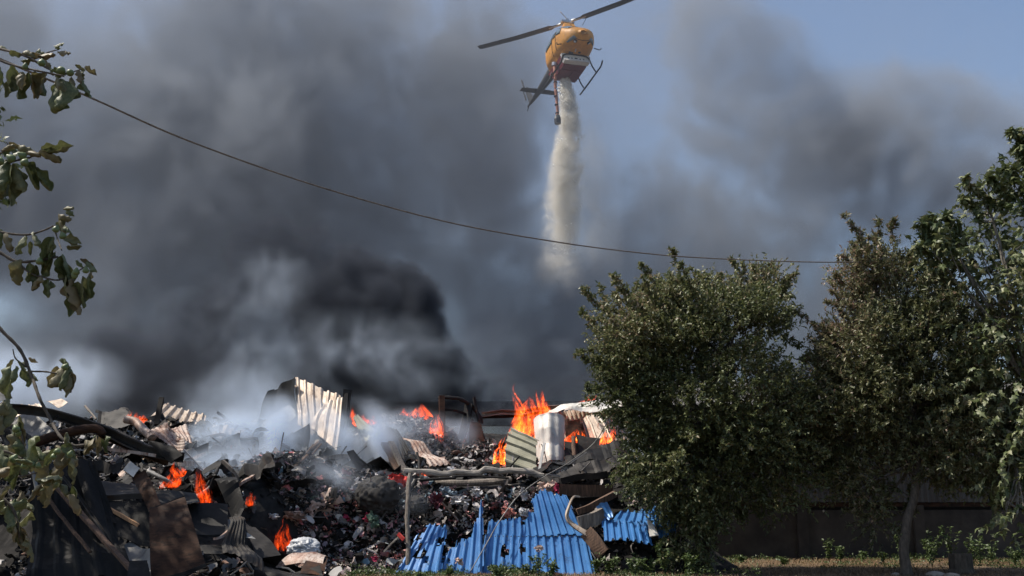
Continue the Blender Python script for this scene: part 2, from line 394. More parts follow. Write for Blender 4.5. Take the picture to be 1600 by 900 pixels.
def tree(name, label, cat, base, trunk, limbs, lobes, shoots, n_twig, leaf, mats, seed=1, droop=0.0, trunk_r=.12, kind='lance', per=12, gaps=.0, tw=.45, bark='bark', auto=0):
    """base, trunk and limbs are points; lobes are ellipsoids the twigs start in; shoots are long sprays past the outline"""
    g = np.random.default_rng(seed)
    root = empty(name, base, label, cat); O = np.array(base)
    tp = [Vector(p)-Vector(base) for p in trunk]
    t = MB(); pts = bend(tp, 6, .03, seed); t.tube(pts, trunk_r, 10, np.interp(np.linspace(0, 1, len(pts)), [0, .1, 1], [1.35, 1.0, .6]))
    tr = t.build('trunk', M[bark], root, None, smooth=True)
    top = np.array(tp[-1])
    ctr = np.array([np.array(l[0])-O for l in lobes]); rad = np.array([l[1] for l in lobes]); wt = np.array([r[0]*r[1]*r[2] for r in rad])**.75; wt /= wt.sum()
    b = MB()
    crown_c = (ctr*wt[:, None]).sum(0)
    nodes = [np.array(p) for p in pts[len(pts)//2:]]
    for k, (c, r) in enumerate(zip(ctr, rad)):      # limbs into every lobe, then branches off them
        s0 = nodes[int(g.integers(len(nodes)//2, len(nodes)))]
        mid = s0*.5 + c*.5 + g.normal(0, .12, 3) + np.array([0, 0, -.12])
        end = c + g.normal(0, .2, 3)*r
        lp = bend([s0, mid, end], 7, .04, seed+k); b.tube(lp, trunk_r*.42, 6, np.linspace(1, .35, len(lp)))
        for q in range(7):
            a = np.array(lp[int(g.integers(5, len(lp)))]); e = c + unit(g.normal(0, 1, 3))*r*g.uniform(.55, .95)
            bp = bend([a, a*.45+e*.55+g.normal(0, .08, 3), e], 4, .03, seed+q); b.tube(bp, trunk_r*.16, 4, np.linspace(1, .3, len(bp)), caps=False)
    b.build('limb', M[bark], root)
    # more sprays, thrown out past the outline all round
    shoots = list(shoots)
    for q in range(auto):
        j = int(g.choice(len(ctr), p=wt)); dv = unit(g.normal(0, 1, 3)+np.array([0, -.2, .55])); a = ctr[j]+dv*rad[j]*.8; dv2 = unit(dv+unit(a-crown_c)*.8+np.array([0, 0, .35]))
        shoots.append((tuple(a+O), tuple(a+O+dv2*g.uniform(.35, 1.0))))
    # twigs
    li = g.choice(len(ctr), n_twig, p=wt)
    dirs = unit(g.normal(0, 1, (n_twig, 3))); rr = g.random(n_twig)**.42
    P0 = ctr[li] + dirs*rad[li]*rr[:, None]
    P0 = crown_c + (P0-crown_c)*(1+.16*vf(unit(P0-crown_c)*2.2+seed, 1.2, seed, 3))[:, None]
    if gaps:
        dens = vf(P0+O, 1.35, seed+3, 3)*1.15; m = dens > -gaps+g.normal(0, .10, n_twig); P0, dirs, li = P0[m], dirs[m], li[m]
    n = len(P0)
    D = unit(dirs*.75 + unit(P0-crown_c)*.5 + np.array([0, 0, .35-droop]) + g.normal(0, .35, (n, 3)))
    Ln = tw*g.uniform(.5, 1.25, n)
    segs = [(P0, D, Ln)]
    for sp, ep in shoots:                            # long sprays
        A = np.array(sp)-O; B = np.array(ep)-O
        path = np.array(bend([A, A*.5+B*.5+g.normal(0, .10, 3), B], 8, .03, seed)); b2 = MB(); b2.tube(path, .014, 4, np.linspace(1, .3, len(path)), caps=False); b2.build('shoot', M[bark], root)
        k = max(6, int(np.linalg.norm(B-A)/.038)); ti = g.random(k)**.9; pp = np.stack([np.interp(ti, np.linspace(0, 1, len(path)), path[:, a]) for a in range(3)], 1)
        segs.append((pp, unit(unit(B-A)*.6+g.normal(0, .6, (k, 3))), tw*.55*g.uniform(.3, 1.1, k)*(1.15-ti*.75)))
    P0 = np.concatenate([s[0] for s in segs]); D = np.concatenate([s[1] for s in segs]); Ln = np.concatenate([s[2] for s in segs]); n = len(P0)
    # the twigs as three-sided sticks
    S = unit(np.cross(D, g.normal(0, 1, (n, 3)))); T = np.cross(D, S); r = .0045
    V = np.stack([P0+S*r, P0-S*r*.5+T*r*.87, P0-S*r*.5-T*r*.87, P0+D*Ln[:, None]], 1).reshape(-1, 3)
    F = (np.array([(0, 1, 3), (1, 2, 3), (2, 0, 3)])[None]+(np.arange(n)*4)[:, None, None]).reshape(-1, 3)
    o = mesh_fast('twigs', V, F, np.zeros(len(F)), M[bark], root); o['kind'] = 'stuff'
    # leaves along them
    rep = np.repeat(np.arange(n), per); tt = (np.tile(np.arange(per), n)+g.random(n*per))/per
    LP = P0[rep] + D[rep]*(Ln[rep]*tt)[:, None]
    LD = unit(D[rep]*.7 + g.normal(0, .75, (n*per, 3)) + np.array([0, 0, -droop*1.2]))
    LN = unit(g.normal(0, .6, (n*per, 3)) + np.array([0, 0, 1.0]))
    LL = leaf[0]*g.uniform(.55, 1.25, n*per); LW = leaf[1]*g.uniform(.7, 1.2, n*per)
    tone = np.clip(.5 + .30*vn(P0+O, .8, seed+11)[rep] + g.normal(0, .20, n*per), 0, 1)
    V, F, cs = leaf_batch(LP, LD, LN, LL, LW, tone, kind)
    o = mesh_fast('crown', V, F, cs, M[mats], root); o['kind'] = 'stuff'
    return root
M['bark'] = simple('tree_bark', (.03, .024, .018), (.11, .09, .07), 14, .9, (2, 2, .5), bmp=.8)
M['fig_bark'] = simple('pale_fig_bark', (.09, .08, .065), (.22, .20, .17), 12, .85, (2, 2, .6), bmp=.5)
M['leaf_a'] = by_attr('small_glossy_leaves', [(0, (0.041, 0.057, 0.018)), (.45, (0.101, 0.121, 0.046)), (.72, (0.196, 0.203, 0.089)), (1, (0.338, 0.257, 0.176))], .48, .28)
M['leaf_b'] = by_attr('wilting_plum_leaves', [(0, (0.047, 0.060, 0.023)), (.4, (0.107, 0.120, 0.049)), (.68, (0.185, 0.180, 0.092)), (1, (0.312, 0.202, 0.156))], .5, .28)
M['leaf_c'] = by_attr('fig_leaves', [(0, (0.040, 0.062, 0.020)), (.5, (0.105, 0.128, 0.048)), (.8, (0.20, 0.205, 0.10)), (1, (0.275, 0.237, 0.150))], .5, .2)

def PL(px, py, Y, rx, ry, rd):
    c = at(px, py, Y); k = Y/FPX; return (c, (rx*k, rd, ry*k))
def A2(px0, py0, px1, py1, Y): return (at(px0, py0, Y), at(px1, py1, Y-.1))
def gp(px, Y, z=0.0):
    v = at(px, 800, Y); v.z = z; return v
# the broad bushy tree beside the fire
tree('bushy_tree', 'broad dense bushy tree between the blue metal sheets and the dark shed wall', 'tree', gp(1105, 21.6),
     [gp(1105, 21.6), at(1108, 840, 21.6), at(1100, 760, 21.7), at(1095, 660, 21.8)], None,
     [PL(1090, 520, 21.8, 125, 85, 1.5), PL(1010, 540, 21.8, 80, 75, 1.2), PL(1160, 520, 21.8, 70, 85, 1.3), PL(1058, 640, 21.6, 84, 85, 1.4), PL(1150, 650, 21.6, 130, 100, 1.6),
      PL(1218, 655, 22.2, 72, 72, 1.2), PL(1060, 730, 21.4, 80, 65, 1.2), PL(1190, 735, 21.8, 110, 60, 1.2), PL(1190, 448, 22.0, 36, 34, .6), PL(1070, 468, 22, 52, 36, .8), PL(985, 600, 21.6, 55, 60, .8),
      PL(1075, 840, 21.3, 40, 55, .5), PL(1022, 705, 21.4, 48, 50, .8), PL(1260, 710, 22.2, 60, 60, .9), PL(1095, 790, 21.4, 45, 40, .6)],
     [A2(960, 500, 913, 450, 21.7), A2(975, 490, 940, 447, 21.8), A2(960, 540, 905, 550, 21.6), A2(975, 590, 915, 605, 21.5), A2(1040, 460, 1015, 432, 21.8), A2(1065, 450, 1050, 427, 21.9), A2(1090, 450, 1080, 420, 21.9),
      A2(1160, 450, 1143, 408, 22), A2(1190, 430, 1200, 412, 22), A2(1215, 440, 1246, 424, 22), A2(1205, 470, 1240, 462, 22), A2(1200, 500, 1235, 500, 22), A2(960, 570, 903, 552, 21.5), A2(1150, 430, 1158, 412, 22), A2(985, 500, 965, 458, 21.7),
      A2(1130, 470, 1125, 428, 22), A2(1020, 480, 995, 445, 21.8), A2(1100, 470, 1098, 432, 22), A2(1060, 470, 1035, 440, 21.8), A2(985, 560, 930, 575, 21.5), A2(970, 520, 920, 500, 21.6), A2(990, 720, 955, 745, 21.1), A2(1240, 560, 1275, 545, 22), A2(1215, 470, 1232, 438, 22), A2(1215, 520, 1250, 540, 22), A2(975, 470, 958, 462, 21.9), A2(1195, 440, 1178, 418, 22)],
     13500, (.095, .046), 'leaf_a', seed=3, trunk_r=.13, per=14, gaps=.05, tw=.40, auto=70)
# the middle tree
tree('wilting_tree', 'tree with small wilting reddish-tipped leaves between the bushy tree and the fig', 'tree', gp(1408, 20.6),
     [gp(1408, 20.6), at(1412, 840, 20.7), at(1428, 770, 20.9), at(1436, 690, 21.2)], None,
     [PL(1400, 560, 21.4, 120, 85, 1.5), PL(1345, 555, 21.4, 60, 75, 1.0), PL(1420, 640, 21.2, 130, 70, 1.5), PL(1320, 640, 21.4, 80, 70, 1.2), PL(1420, 470, 21.6, 75, 55, 1.0), PL(1360, 440, 21.6, 55, 50, .8),
      PL(1490, 560, 21.2, 90, 90, 1.3), PL(1345, 735, 21.4, 50, 45, .8), PL(1500, 700, 21.0, 90, 60, 1.2), PL(1370, 800, 21.3, 22, 28, .4), PL(1296, 660, 21.6, 42, 45, .8)],
     [A2(1375, 430, 1318, 338, 21.4), A2(1350, 440, 1313, 400, 21.4), A2(1330, 480, 1300, 450, 21.4), A2(1310, 520, 1272, 505, 21.5), A2(1325, 500, 1292, 470, 21.5), A2(1385, 420, 1365, 378, 21.5), A2(1400, 430, 1398, 345, 21.4),
      A2(1355, 420, 1330, 375, 21.4), A2(1290, 560, 1258, 560, 21.5), A2(1420, 440, 1432, 400, 21.6), A2(1365, 430, 1342, 372, 21.4), A2(1300, 545, 1268, 530, 21.5), A2(1345, 460, 1308, 432, 21.4)],
     11500, (.105, .042), 'leaf_b', seed=8, trunk_r=.11, per=13, gaps=.06, tw=.42, auto=55)
# the fig tree at the right edge
tree('fig_tree', 'tall fig tree with drooping lobed leaves and pale limbs at the right edge', 'tree', gp(1660, 20.0),
     [gp(1660, 20.0), at(1660, 800, 20.1), at(1640, 700, 20.4), at(1625, 620, 20.6)], None,
     [PL(1570, 420, 20.8, 85, 80, 1.2), PL(1540, 500, 20.8, 90, 80, 1.3), PL(1480, 400, 21.0, 55, 45, .7), PL(1640, 330, 20.8, 80, 90, 1.2), PL(1640, 480, 20.6, 100, 120, 1.4), PL(1580, 610, 20.6, 100, 90, 1.4), PL(1600, 720, 20.4, 100, 60, 1.2),
      PL(1545, 330, 20.9, 30, 35, .5), PL(1590, 800, 19.6, 24, 26, .35), PL(1510, 610, 20.9, 50, 60, .8)],
     [A2(1560, 330, 1508, 282, 20.8), A2(1575, 330, 1545, 278, 20.8), A2(1610, 300, 1590, 205, 20.6), A2(1600, 320, 1570, 262, 20.7), A2(1490, 390, 1453, 335, 20.9), A2(1480, 400, 1440, 350, 20.9), A2(1530, 360, 1505, 310, 20.8), A2(1500, 390, 1478, 335, 20.9), A2(1600, 250, 1586, 200, 20.6), A2(1470, 420, 1432, 385, 20.9)],
     2300, (.20, .13), 'leaf_c', seed=14, trunk_r=.16, kind='lobed', per=7, gaps=.12, tw=.5, droop=.45, bark='fig_bark')
# ------------------------------------------------------------------ ground, rubble mound, shed wall
def mound_h(x, y):
    """height of the heap of wreckage over the ground"""
    x = np.asarray(x, float); y = np.asarray(y, float)
    shift = 2.9*sstep(-3.2, -6.4, x)                    # the left end comes nearer
    yy = y + shift
    h = np.interp(yy, [21.2, 21.7, 22.1, 22.7, 23.2, 24.6, 27.0, 30.0, 32, 38, 46], [0, .12, .45, 1.25, 1.60, 1.95, 2.45, 3.2, 3.35, 3.0, .5])
    h = h + .45*np.exp(-((x+2.6)/1.5)**2-((yy-29.4)/1.3)**2) + .25*np.exp(-((x+5.2)/1.2)**2-((yy-24.5)/1.4)**2) - .35*np.exp(-((x+6.0)/1.0)**2-((yy-26.5)/1.4)**2)
    h = h*sstep(5.2, 3.0, x+.0*y)*sstep(-17, -14, x)
    P = np.stack([x, y, 0*x], -1)
    return h*(1+.12*vf(P, .8, 3)) + np.where(h > .05, .07*vf(P, 3.1, 9), 0)
def hill_hit(px, py, lift=.10):
    """distance Y at which the line of sight through (px, py) first meets the heap"""
    Ys = np.arange(14.5, 46, .08); p0 = at(px, py, 10); p1 = at(px, py, 20); t = (Ys-10)/10
    x = p0.x+(p1.x-p0.x)*t; z = p0.z+(p1.z-p0.z)*t; m = (mound_h(x, Ys)+lift > z)&(mound_h(x, Ys) > .1)
    return float(Ys[np.argmax(m)]) if m.any() else 1e9
def bring_out(q):
    """move a piece towards the viewer as far as it takes to lie on the heap and not in it"""
    d = sorted(min(4.0, max(0.0, p[2]-hill_hit(p[0], p[1])+.12)) for p in q); k = d[len(d)//2]
    return [(p[0], p[1], p[2]-k) for p in q] if k > 0 and q[0][0] < 1000 and max(p[2] for p in q) < 35 else q
nx, ny = 260, 250
gx = np.linspace(-17, 5.6, nx); gy = np.linspace(16.5, 46, ny)**1.0
GX, GY = np.meshgrid(gx, gy, indexing='ij'); GZ = mound_h(GX, GY)+.0
Pm = np.stack([GX, GY, GZ], -1); Pm[..., 2] += np.where(GZ > .05, .05*np.abs(vf(Pm, 6, 5)), -.02)
idx = np.arange(nx*ny).reshape(nx, ny)
F = [(idx[i, j], idx[i+1, j], idx[i+1, j+1], idx[i, j+1]) for i in range(nx-1) for j in range(ny-1)]
tag(MB().add(Pm.reshape(-1, 3), F).build('rubble_hill', M['ash'], origin=(-6, 25, 0)), kind='structure')

def ground_sheet():
    xs = np.concatenate([[-1500, -600, -200, -80, -40], np.linspace(-22, 24, 150), [40, 80, 200, 600, 1500]])
    ys = np.concatenate([[-60, -20, 0, 8], np.linspace(12, 32, 100), [40, 60, 100, 300, 900, 2600]])
    X, Y = np.meshgrid(xs, ys, indexing='ij'); P = np.stack([X, Y, 0*X], -1)
    near = (np.abs(X) < 24)*(Y > 12)*(Y < 32)
    P[..., 2] = near*(.035*vf(P, .7, 21)+.014*vf(P, 4, 22))
    i = np.arange(X.size).reshape(X.shape)
    F = [(i[a, b], i[a+1, b], i[a+1, b+1], i[a, b+1]) for a in range(len(xs)-1) for b in range(len(ys)-1)]
    m, nt, b = new_mat('dry_earth')
    n = ntex(nt, .9, 7, .65); n2 = ntex(nt, 18, 5, .7)
    c = ramp(nt, n, [(.3, (.055, .038, .025)), (.5, (.12, .082, .05)), (.7, (.19, .135, .08))])
    nt.links.new(mixc(nt, .6, c, mixc(nt, n2, (.35, .35, .35), (1, 1, 1)), 'MULTIPLY'), b.inputs['Base Color']); setin(b, rough=.95); bump(nt, b, n2, .8, .03)
    tag(MB().add(P.reshape(-1, 3), F).build('ground', m), kind='structure')
ground_sheet()

# the shed behind the trees: low rendered wall, a rusty rail, upright corrugated panels
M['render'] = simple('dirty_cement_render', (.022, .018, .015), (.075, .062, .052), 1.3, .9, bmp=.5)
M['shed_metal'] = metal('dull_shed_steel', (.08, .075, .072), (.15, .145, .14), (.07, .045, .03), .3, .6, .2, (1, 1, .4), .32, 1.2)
YW = 26.2
shed = empty('shed', (10, YW, 0), 'long shed with corrugated steel side on a low cement wall, in shade behind the trees', 'shed')
def loc_build(m, name, mat, parent, **k):
    V0 = Vector(parent.location); m.v = [v-np.array(V0) for v in m.v]; return m.build(name, M[mat], parent, **k)
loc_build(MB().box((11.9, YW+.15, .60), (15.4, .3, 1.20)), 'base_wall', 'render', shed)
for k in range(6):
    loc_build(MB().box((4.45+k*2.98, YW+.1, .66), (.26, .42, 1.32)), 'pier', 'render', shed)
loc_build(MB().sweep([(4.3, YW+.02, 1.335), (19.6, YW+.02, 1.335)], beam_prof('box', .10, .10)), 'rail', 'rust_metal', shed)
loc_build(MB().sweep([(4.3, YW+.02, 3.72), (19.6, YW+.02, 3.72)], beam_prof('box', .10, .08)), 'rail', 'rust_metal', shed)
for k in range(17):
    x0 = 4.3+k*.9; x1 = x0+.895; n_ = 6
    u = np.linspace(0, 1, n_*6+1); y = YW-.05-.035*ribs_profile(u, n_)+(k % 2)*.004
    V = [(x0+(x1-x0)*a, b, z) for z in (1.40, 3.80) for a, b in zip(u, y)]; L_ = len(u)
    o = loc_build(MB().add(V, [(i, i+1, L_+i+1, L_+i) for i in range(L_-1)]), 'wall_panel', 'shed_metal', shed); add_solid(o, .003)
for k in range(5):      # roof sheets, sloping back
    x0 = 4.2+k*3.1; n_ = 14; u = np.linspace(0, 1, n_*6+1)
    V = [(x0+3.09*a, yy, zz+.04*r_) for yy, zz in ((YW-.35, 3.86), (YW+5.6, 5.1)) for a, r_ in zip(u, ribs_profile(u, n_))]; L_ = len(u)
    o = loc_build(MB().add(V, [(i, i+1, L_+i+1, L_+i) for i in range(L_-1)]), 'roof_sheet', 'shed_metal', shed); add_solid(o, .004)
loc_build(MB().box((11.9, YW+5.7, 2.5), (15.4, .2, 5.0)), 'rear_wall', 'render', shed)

# dry grass, litter, weeds, stump
M['dry_grass'] = by_attr('dry_grass_blades', [(0, (.10, .062, .030)), (.5, (.22, .14, .075)), (.8, (.34, .24, .14)), (1, (.08, .10, .03))], .8, .25)
M['weed'] = by_attr('weed_leaves', [(0, (.030, .050, .014)), (.6, (.075, .115, .030)), (1, (.14, .17, .06))], .5, .25)
def grass(name, lab, x0, x1, y0, y1, n, h, seed):
    g = np.random.default_rng(seed); x = g.uniform(x0, x1, n); y = g.uniform(y0, y1, n)
    keep = vn(np.stack([x, y, 0*x], -1), .9, seed) > -.45+g.normal(0, .3, n); x, y = x[keep], y[keep]; n = len(x)
    B = np.stack([x, y, 0*x-.01], 1); a = g.uniform(0, 6.28, n); D = unit(np.stack([np.cos(a)*.8, np.sin(a)*.8, g.uniform(.15, 1.3, n)], 1)); hh = h*g.uniform(.4, 1.3, n)
    S = np.stack([-np.sin(a), np.cos(a), 0*a], 1)*.004
    mid = B+D*(hh*.55)[:, None]; tip = B + D*hh[:, None] + np.array([0, 0, -1])*(hh*.25)[:, None]
    V = np.stack([B-S, B+S, mid+S*.8, mid-S*.8, tip], 1).reshape(-1, 3)
    k = np.arange(n)*5; F = np.concatenate([np.stack([k, k+1, k+2], 1), np.stack([k, k+2, k+3], 1), np.stack([k+3, k+2, k+4], 1)])
    t = g.random(n)*.9; o = mesh_fast(name, V, F, np.tile(t, 3), M['dry_grass']); tag(o, lab, 'grass', kind='stuff')
grass('dry_grass', 'short dry straw-coloured grass under the trees', 2.4, 16, 18.6, 26, 60000, .13, 4)
grass('dry_grass', 'trampled dry grass at the foot of the blue metal sheets', -4.5, 2.6, 18.5, 21.3, 16000, .13, 6)
def weed(px, py_top, Y, w, label, seed, cat='weed'):
    g = np.random.default_rng(seed); c = gp(px, Y); h = at(px, py_top, Y).z
    h = max(h, .12)*g.uniform(.8, 1.5); c = c+Vector((g.uniform(-.15, .15), g.uniform(-.5, .4), 0)); w *= g.uniform(.7, 1.4); root = empty('weed', c, label, cat, 'green weeds along the foot of the shed and sheets')
    m = MB(); Pl, Dl = [], []
    for k in range(int(4+w*9)):
        a = g.uniform(0, 6.28); tip = Vector((math.cos(a)*w*g.uniform(.2, .6), math.sin(a)*w*.4, h*g.uniform(.6, 1.0)))
        p = bend([(0, 0, 0), tip*.5+Vector((0, 0, h*.12)), tip], 4); m.tube(p, .004, 4, np.linspace(1, .5, len(p)), caps=False)
        for q in p[2:]:
            for j in range(4): Pl.append(q); Dl.append(unit(np.array([g.normal(), g.normal(), g.normal(.1, .5)])))
    m.build('stem', M['weed'], root, attr=True)
    n = len(Pl); V, F, cs = leaf_batch(np.array(Pl), np.array(Dl), unit(g.normal(0, .5, (n, 3))+np.array([0, -.2, 1])), g.uniform(.05, .10, n), g.uniform(.025, .05, n), np.clip(g.normal(.5, .22, n), 0, 1))
    mesh_fast('leaf', V, F, cs, M['weed'], root)['kind'] = 'stuff'
for i, (px, py, Y, w, lb) in enumerate([
        (1284, 852, 24.5, .32, 'small bright green weed on the dry strip, leftmost in front of the cement wall'), (1316, 862, 24.3, .28, 'low green weed just right of the leftmost one in front of the cement wall'),
        (1346, 860, 24.4, .18, 'tiny upright green weed before the cement wall, midway to the wilting tree'), (1371, 858, 24.3, .20, 'small weed a step left of the wilting tree trunk'), (1393, 846, 24.0, .36, 'leafy weed touching the left side of the wilting tree trunk'),
        (1425, 850, 24.0, .22, 'thin weed just right of the wilting tree trunk'), (1448, 842, 23.2, .46, 'bushy knee-high weed between the wilting tree trunk and the stump'), (1482, 834, 23.5, .30, 'tall thin weed growing left behind the tree stump'),
        (1500, 845, 23.6, .42, 'wide green weed right behind the tree stump'), (1522, 850, 23.4, .34, 'weed at the right of the tree stump'), (1548, 856, 23.6, .30, 'low weed between the stump and the right edge'), (1583, 852, 23.8, .5, 'spreading grassy weed nearest the right edge'),
        (1150, 868, 24, .2, 'dim weed in the shade right of the bushy tree trunk'), (1222, 868, 24, .22, 'dim low weed in deep shade before the cement wall'),
        (960, 872, 20.6, .40, 'leafy weed below the fallen brown boards'), (985, 876, 20.5, .40, 'bright leafy weed left under the smaller blue sheet'), (1008, 866, 20.6, .45, 'bright bushy weed below the smaller blue sheet'), (1045, 862, 20.7, .42, 'green weed at the left foot of the bushy tree'),
        (1062, 872, 20.5, .40, 'low green weed touching the bushy tree shrub'), (925, 880, 20.5, .34, 'low weed at the right corner of the big blue sheet'), (850, 872, 20.5, .36, 'weed sprouting before the middle of the big blue sheet'), (835, 884, 20.4, .3, 'short weed just left of the middle of the big blue sheet'),
        (868, 884, 20.3, .3, 'short weed right of the middle of the big blue sheet'), (790, 886, 20.3, .36, 'low weed before the torn lower edge of the blue sheet'), (770, 889, 20.3, .3, 'low weed at the left part of the big blue sheet'), (700, 889, 20.3, .3, 'tiny weed below the half-buried left blue sheet'), (655, 889, 20.3, .3, 'tiny weed at the foot of the tall grey post')]):
    weed(px, py, Y, w, lb, 100+i)
def stump():
    c = gp(1495, 21.2); root = empty('tree_stump', c, 'short dark sawn tree stump on the dry grass right of the wilting tree', 'stump'); m = MB()
    n = 20; V = []
    for z, r0 in ((0, .27), (.10, .235), (.36, .225), (.40, .215)):
        for k in range(n):
            a = k*2*math.pi/n; r = r0*(1+.10*vn1(k*1.7, 1, 3)+.05*math.sin(a*5)); V.append((r*math.cos(a), r*math.sin(a), z+.03*vn1(k, 1, 5)*(z > .2)))
    F = [(r*n+k, r*n+(k+1) % n, (r+1)*n+(k+1) % n, (r+1)*n+k) for r in range(3) for k in range(n)]
    m.add(V, F).build('bark', M['bark'], root); MB().add([V[3*n+k] for k in range(n)], [tuple(range(n))]).build('cut_face', M['brown_wood'], root)
stump()
# stones and scraps on the strip of ground
M['stone'] = simple('pale_stone', (.16, .14, .12), (.34, .31, .27), 6, .9)
for i, (px, Y, s, lb) in enumerate([(1455, 20.6, .16, 'flat pale stone in the grass left of the stump'), (1478, 20.4, .12, 'small pale stone close to the foot of the stump'), (868, 20.5, .13, 'reddish brick lump in the weeds before the blue sheet'), (1393, 20.7, .08, 'small stone at the foot of the wilting tree')]):
    bm = bmesh.new(); bmesh.ops.create_icosphere(bm, subdivisions=2, radius=s)
    for v in bm.verts: v.co *= 1+.3*mnoise.noise(v.co*6+Vector((i*9, 0, 0))); v.co.z *= .5; v.co.x *= 1.3
    me = bpy.data.meshes.new('stone'); bm.to_mesh(me); bm.free(); me.materials.append(M['stone'] if i != 2 else M['rust_metal'])
    o = bpy.data.objects.new('stone', me); col.objects.link(o); o.location = gp(px, Y, .02); tag(o, lb, 'stone')

def ground_cover(name, lab, x0, x1, y0, y1, n, seed):
    g = np.random.default_rng(seed); x = g.uniform(x0, x1, n); y = g.uniform(y0, y1, n); P = np.stack([x, y, 0*x], 1)
    keep = vf(P, 1.3, seed, 3) > .05+g.normal(0, .12, n); P = P[keep]; n = len(P); h = .22*np.clip(.4+vn(P, 1.9, seed+3), .1, 1)
    P[:, 2] = g.random(n)*h; V, F, cs = leaf_batch(P, unit(g.normal(0, 1, (n, 3))+np.array([0, 0, .5])), unit(g.normal(0, .6, (n, 3))+np.array([0, 0, 1])), g.uniform(.03, .08, n), g.uniform(.015, .04, n), np.clip(g.normal(.45, .25, n), 0, 1))
    tag(mesh_fast(name, V, F, cs, M['weed']), lab, 'plants', kind='stuff')
ground_cover('ground_cover', 'low green weeds creeping along the foot of the wreckage', -3.8, 4.8, 19.9, 21.25, 16000, 44)
ground_cover('ground_cover', 'low patchy green growth at the foot of the cement wall', 4.5, 14.5, 22.4, 26.0, 16000, 45)
# ------------------------------------------------------------------ helicopter
M['yellow'] = simple('yellow_orange_paint', (.50, .22, .035), (.68, .31, .05), 3, .5, bmp=0)
M['tank_red'] = simple('dark_red_tank', (.12, .014, .022), (.18, .024, .032), 3, .45, bmp=0)
M['tank_white'] = simple('white_tank_band', (.62, .6, .57), (.72, .7, .67), 3, .5, bmp=0)
M['heli_black'] = simple('black_paint', (.018, .018, .02), (.03, .03, .032), 5, .45, bmp=0)
M['heli_grey'] = simple('dark_grey_paint', (.05, .052, .058), (.075, .078, .085), 5, .5, bmp=0)
M['hose'] = simple('salmon_hose_sleeve', (.34, .13, .08), (.46, .20, .13), 14, .7)
M['steel'] = simple('bare_steel', (.45, .45, .46), (.6, .6, .6), 12, .35, metal_=.7, bmp=0)
M['lamp'] = simple('lamp_lens', (.75, .78, .8), (.85, .87, .88), 5, .15, bmp=0)
mg, nt, b = new_mat('cockpit_glass'); b.inputs['Base Color'].default_value = (.10, .15, .17, 1); setin(b, rough=.08, metal=.0, coat=1.0); M['glass'] = mg
HP = at(889, 80, 65.0)
heli = empty('helicopter', HP, 'yellow firefighting helicopter with red belly tank dropping water', 'helicopter', None)
heli.matrix_world = Matrix.Translation(HP) @ Matrix.Rotation(R(-2), 4, 'Y') @ Matrix.Rotation(R(-6), 4, 'X') @ Matrix.Rotation(R(17), 4, 'Z')
ST = [(0.0, .62, .92, .22, 2.0), (.12, .42, 1.12, .55, 2.2), (.40, .22, 1.36, .86, 2.6), (.85, .08, 1.62, 1.08, 3.0), (1.4, .0, 2.02, 1.22, 3.2), (1.9, .0, 2.20, 1.28, 3.4), (2.6, .0, 2.26, 1.31, 3.6),
      (3.6, .0, 2.26, 1.31, 3.6), (4.3, .04, 2.24, 1.26, 3.2), (4.9, .28, 2.15, 1.0, 2.8), (5.4, .62, 1.95, .66, 2.4), (6.0, .86, 1.74, .44, 2.0), (8.5, 1.10, 1.66, .30, 2.0), (11.2, 1.36, 1.62, .15, 2.0), (12.3, 1.48, 1.62, .06, 2.0)]
SA = np.array(ST); YO = 2.9       # local origin under the mast
def hull(y, th, off=0.0):
    zb, zt, hw, ex = [np.interp(y, SA[:, 0], SA[:, k]) for k in (1, 2, 3, 4)]
    c, s = np.cos(th), np.sin(th); e = 2/ex
    x = (hw+off)*np.sign(c)*np.abs(c)**e; z = (zb+zt)/2 + ((zt-zb)/2+off)*np.sign(s)*np.abs(s)**e
    return np.stack([x, y-YO+0*x, z-1.0], -1)
def hull_patch(y0, y1, t0, t1, name, mat, off=.02, n=6, shape=None):
    ys, ts = np.linspace(y0, y1, n+1), np.linspace(R(t0), R(t1), n+1); V = []
    for i, y in enumerate(ys):
        a, b_ = (R(t0), R(t1)) if shape is None else [R(q) for q in shape(i/n)]
        V += list(hull(np.full(n+1, y), np.linspace(a, b_, n+1), off))
    F = [(i*(n+1)+j, (i+1)*(n+1)+j, (i+1)*(n+1)+j+1, i*(n+1)+j+1) for i in range(n) for j in range(n)]
    o = MB().add(V, F).build(name, M[mat], heli, smooth=True); add_solid(o, .02); return o
def fuselage():
    ys = np.unique(np.concatenate([np.linspace(0, .5, 7), np.linspace(.5, 6, 34), [6]])); n = 44; V = []
    for y in ys: V += list(hull(np.full(n, y), np.linspace(0, 2*math.pi, n, endpoint=False)))
    F = [(i*n+j, i*n+(j+1) % n, (i+1)*n+(j+1) % n, (i+1)*n+j) for i in range(len(ys)-1) for j in range(n)]+[tuple(range(n))]
    MB().add(V, F).build('fuselage', M['yellow'], heli, smooth=True)
    ys = np.linspace(6, 12.3, 12); n = 20; V = []
    for y in ys: V += list(hull(np.full(n, y), np.linspace(0, 2*math.pi, n, endpoint=False)))
    F = [(i*n+j, i*n+(j+1) % n, (i+1)*n+(j+1) % n, (i+1)*n+j) for i in range(len(ys)-1) for j in range(n)]+[tuple(range((len(ys)-1)*n, len(ys)*n))]
    tb = MB().add(V, F).build('tail_boom', M['heli_grey'], heli, smooth=True)
    return tb
boom = fuselage()
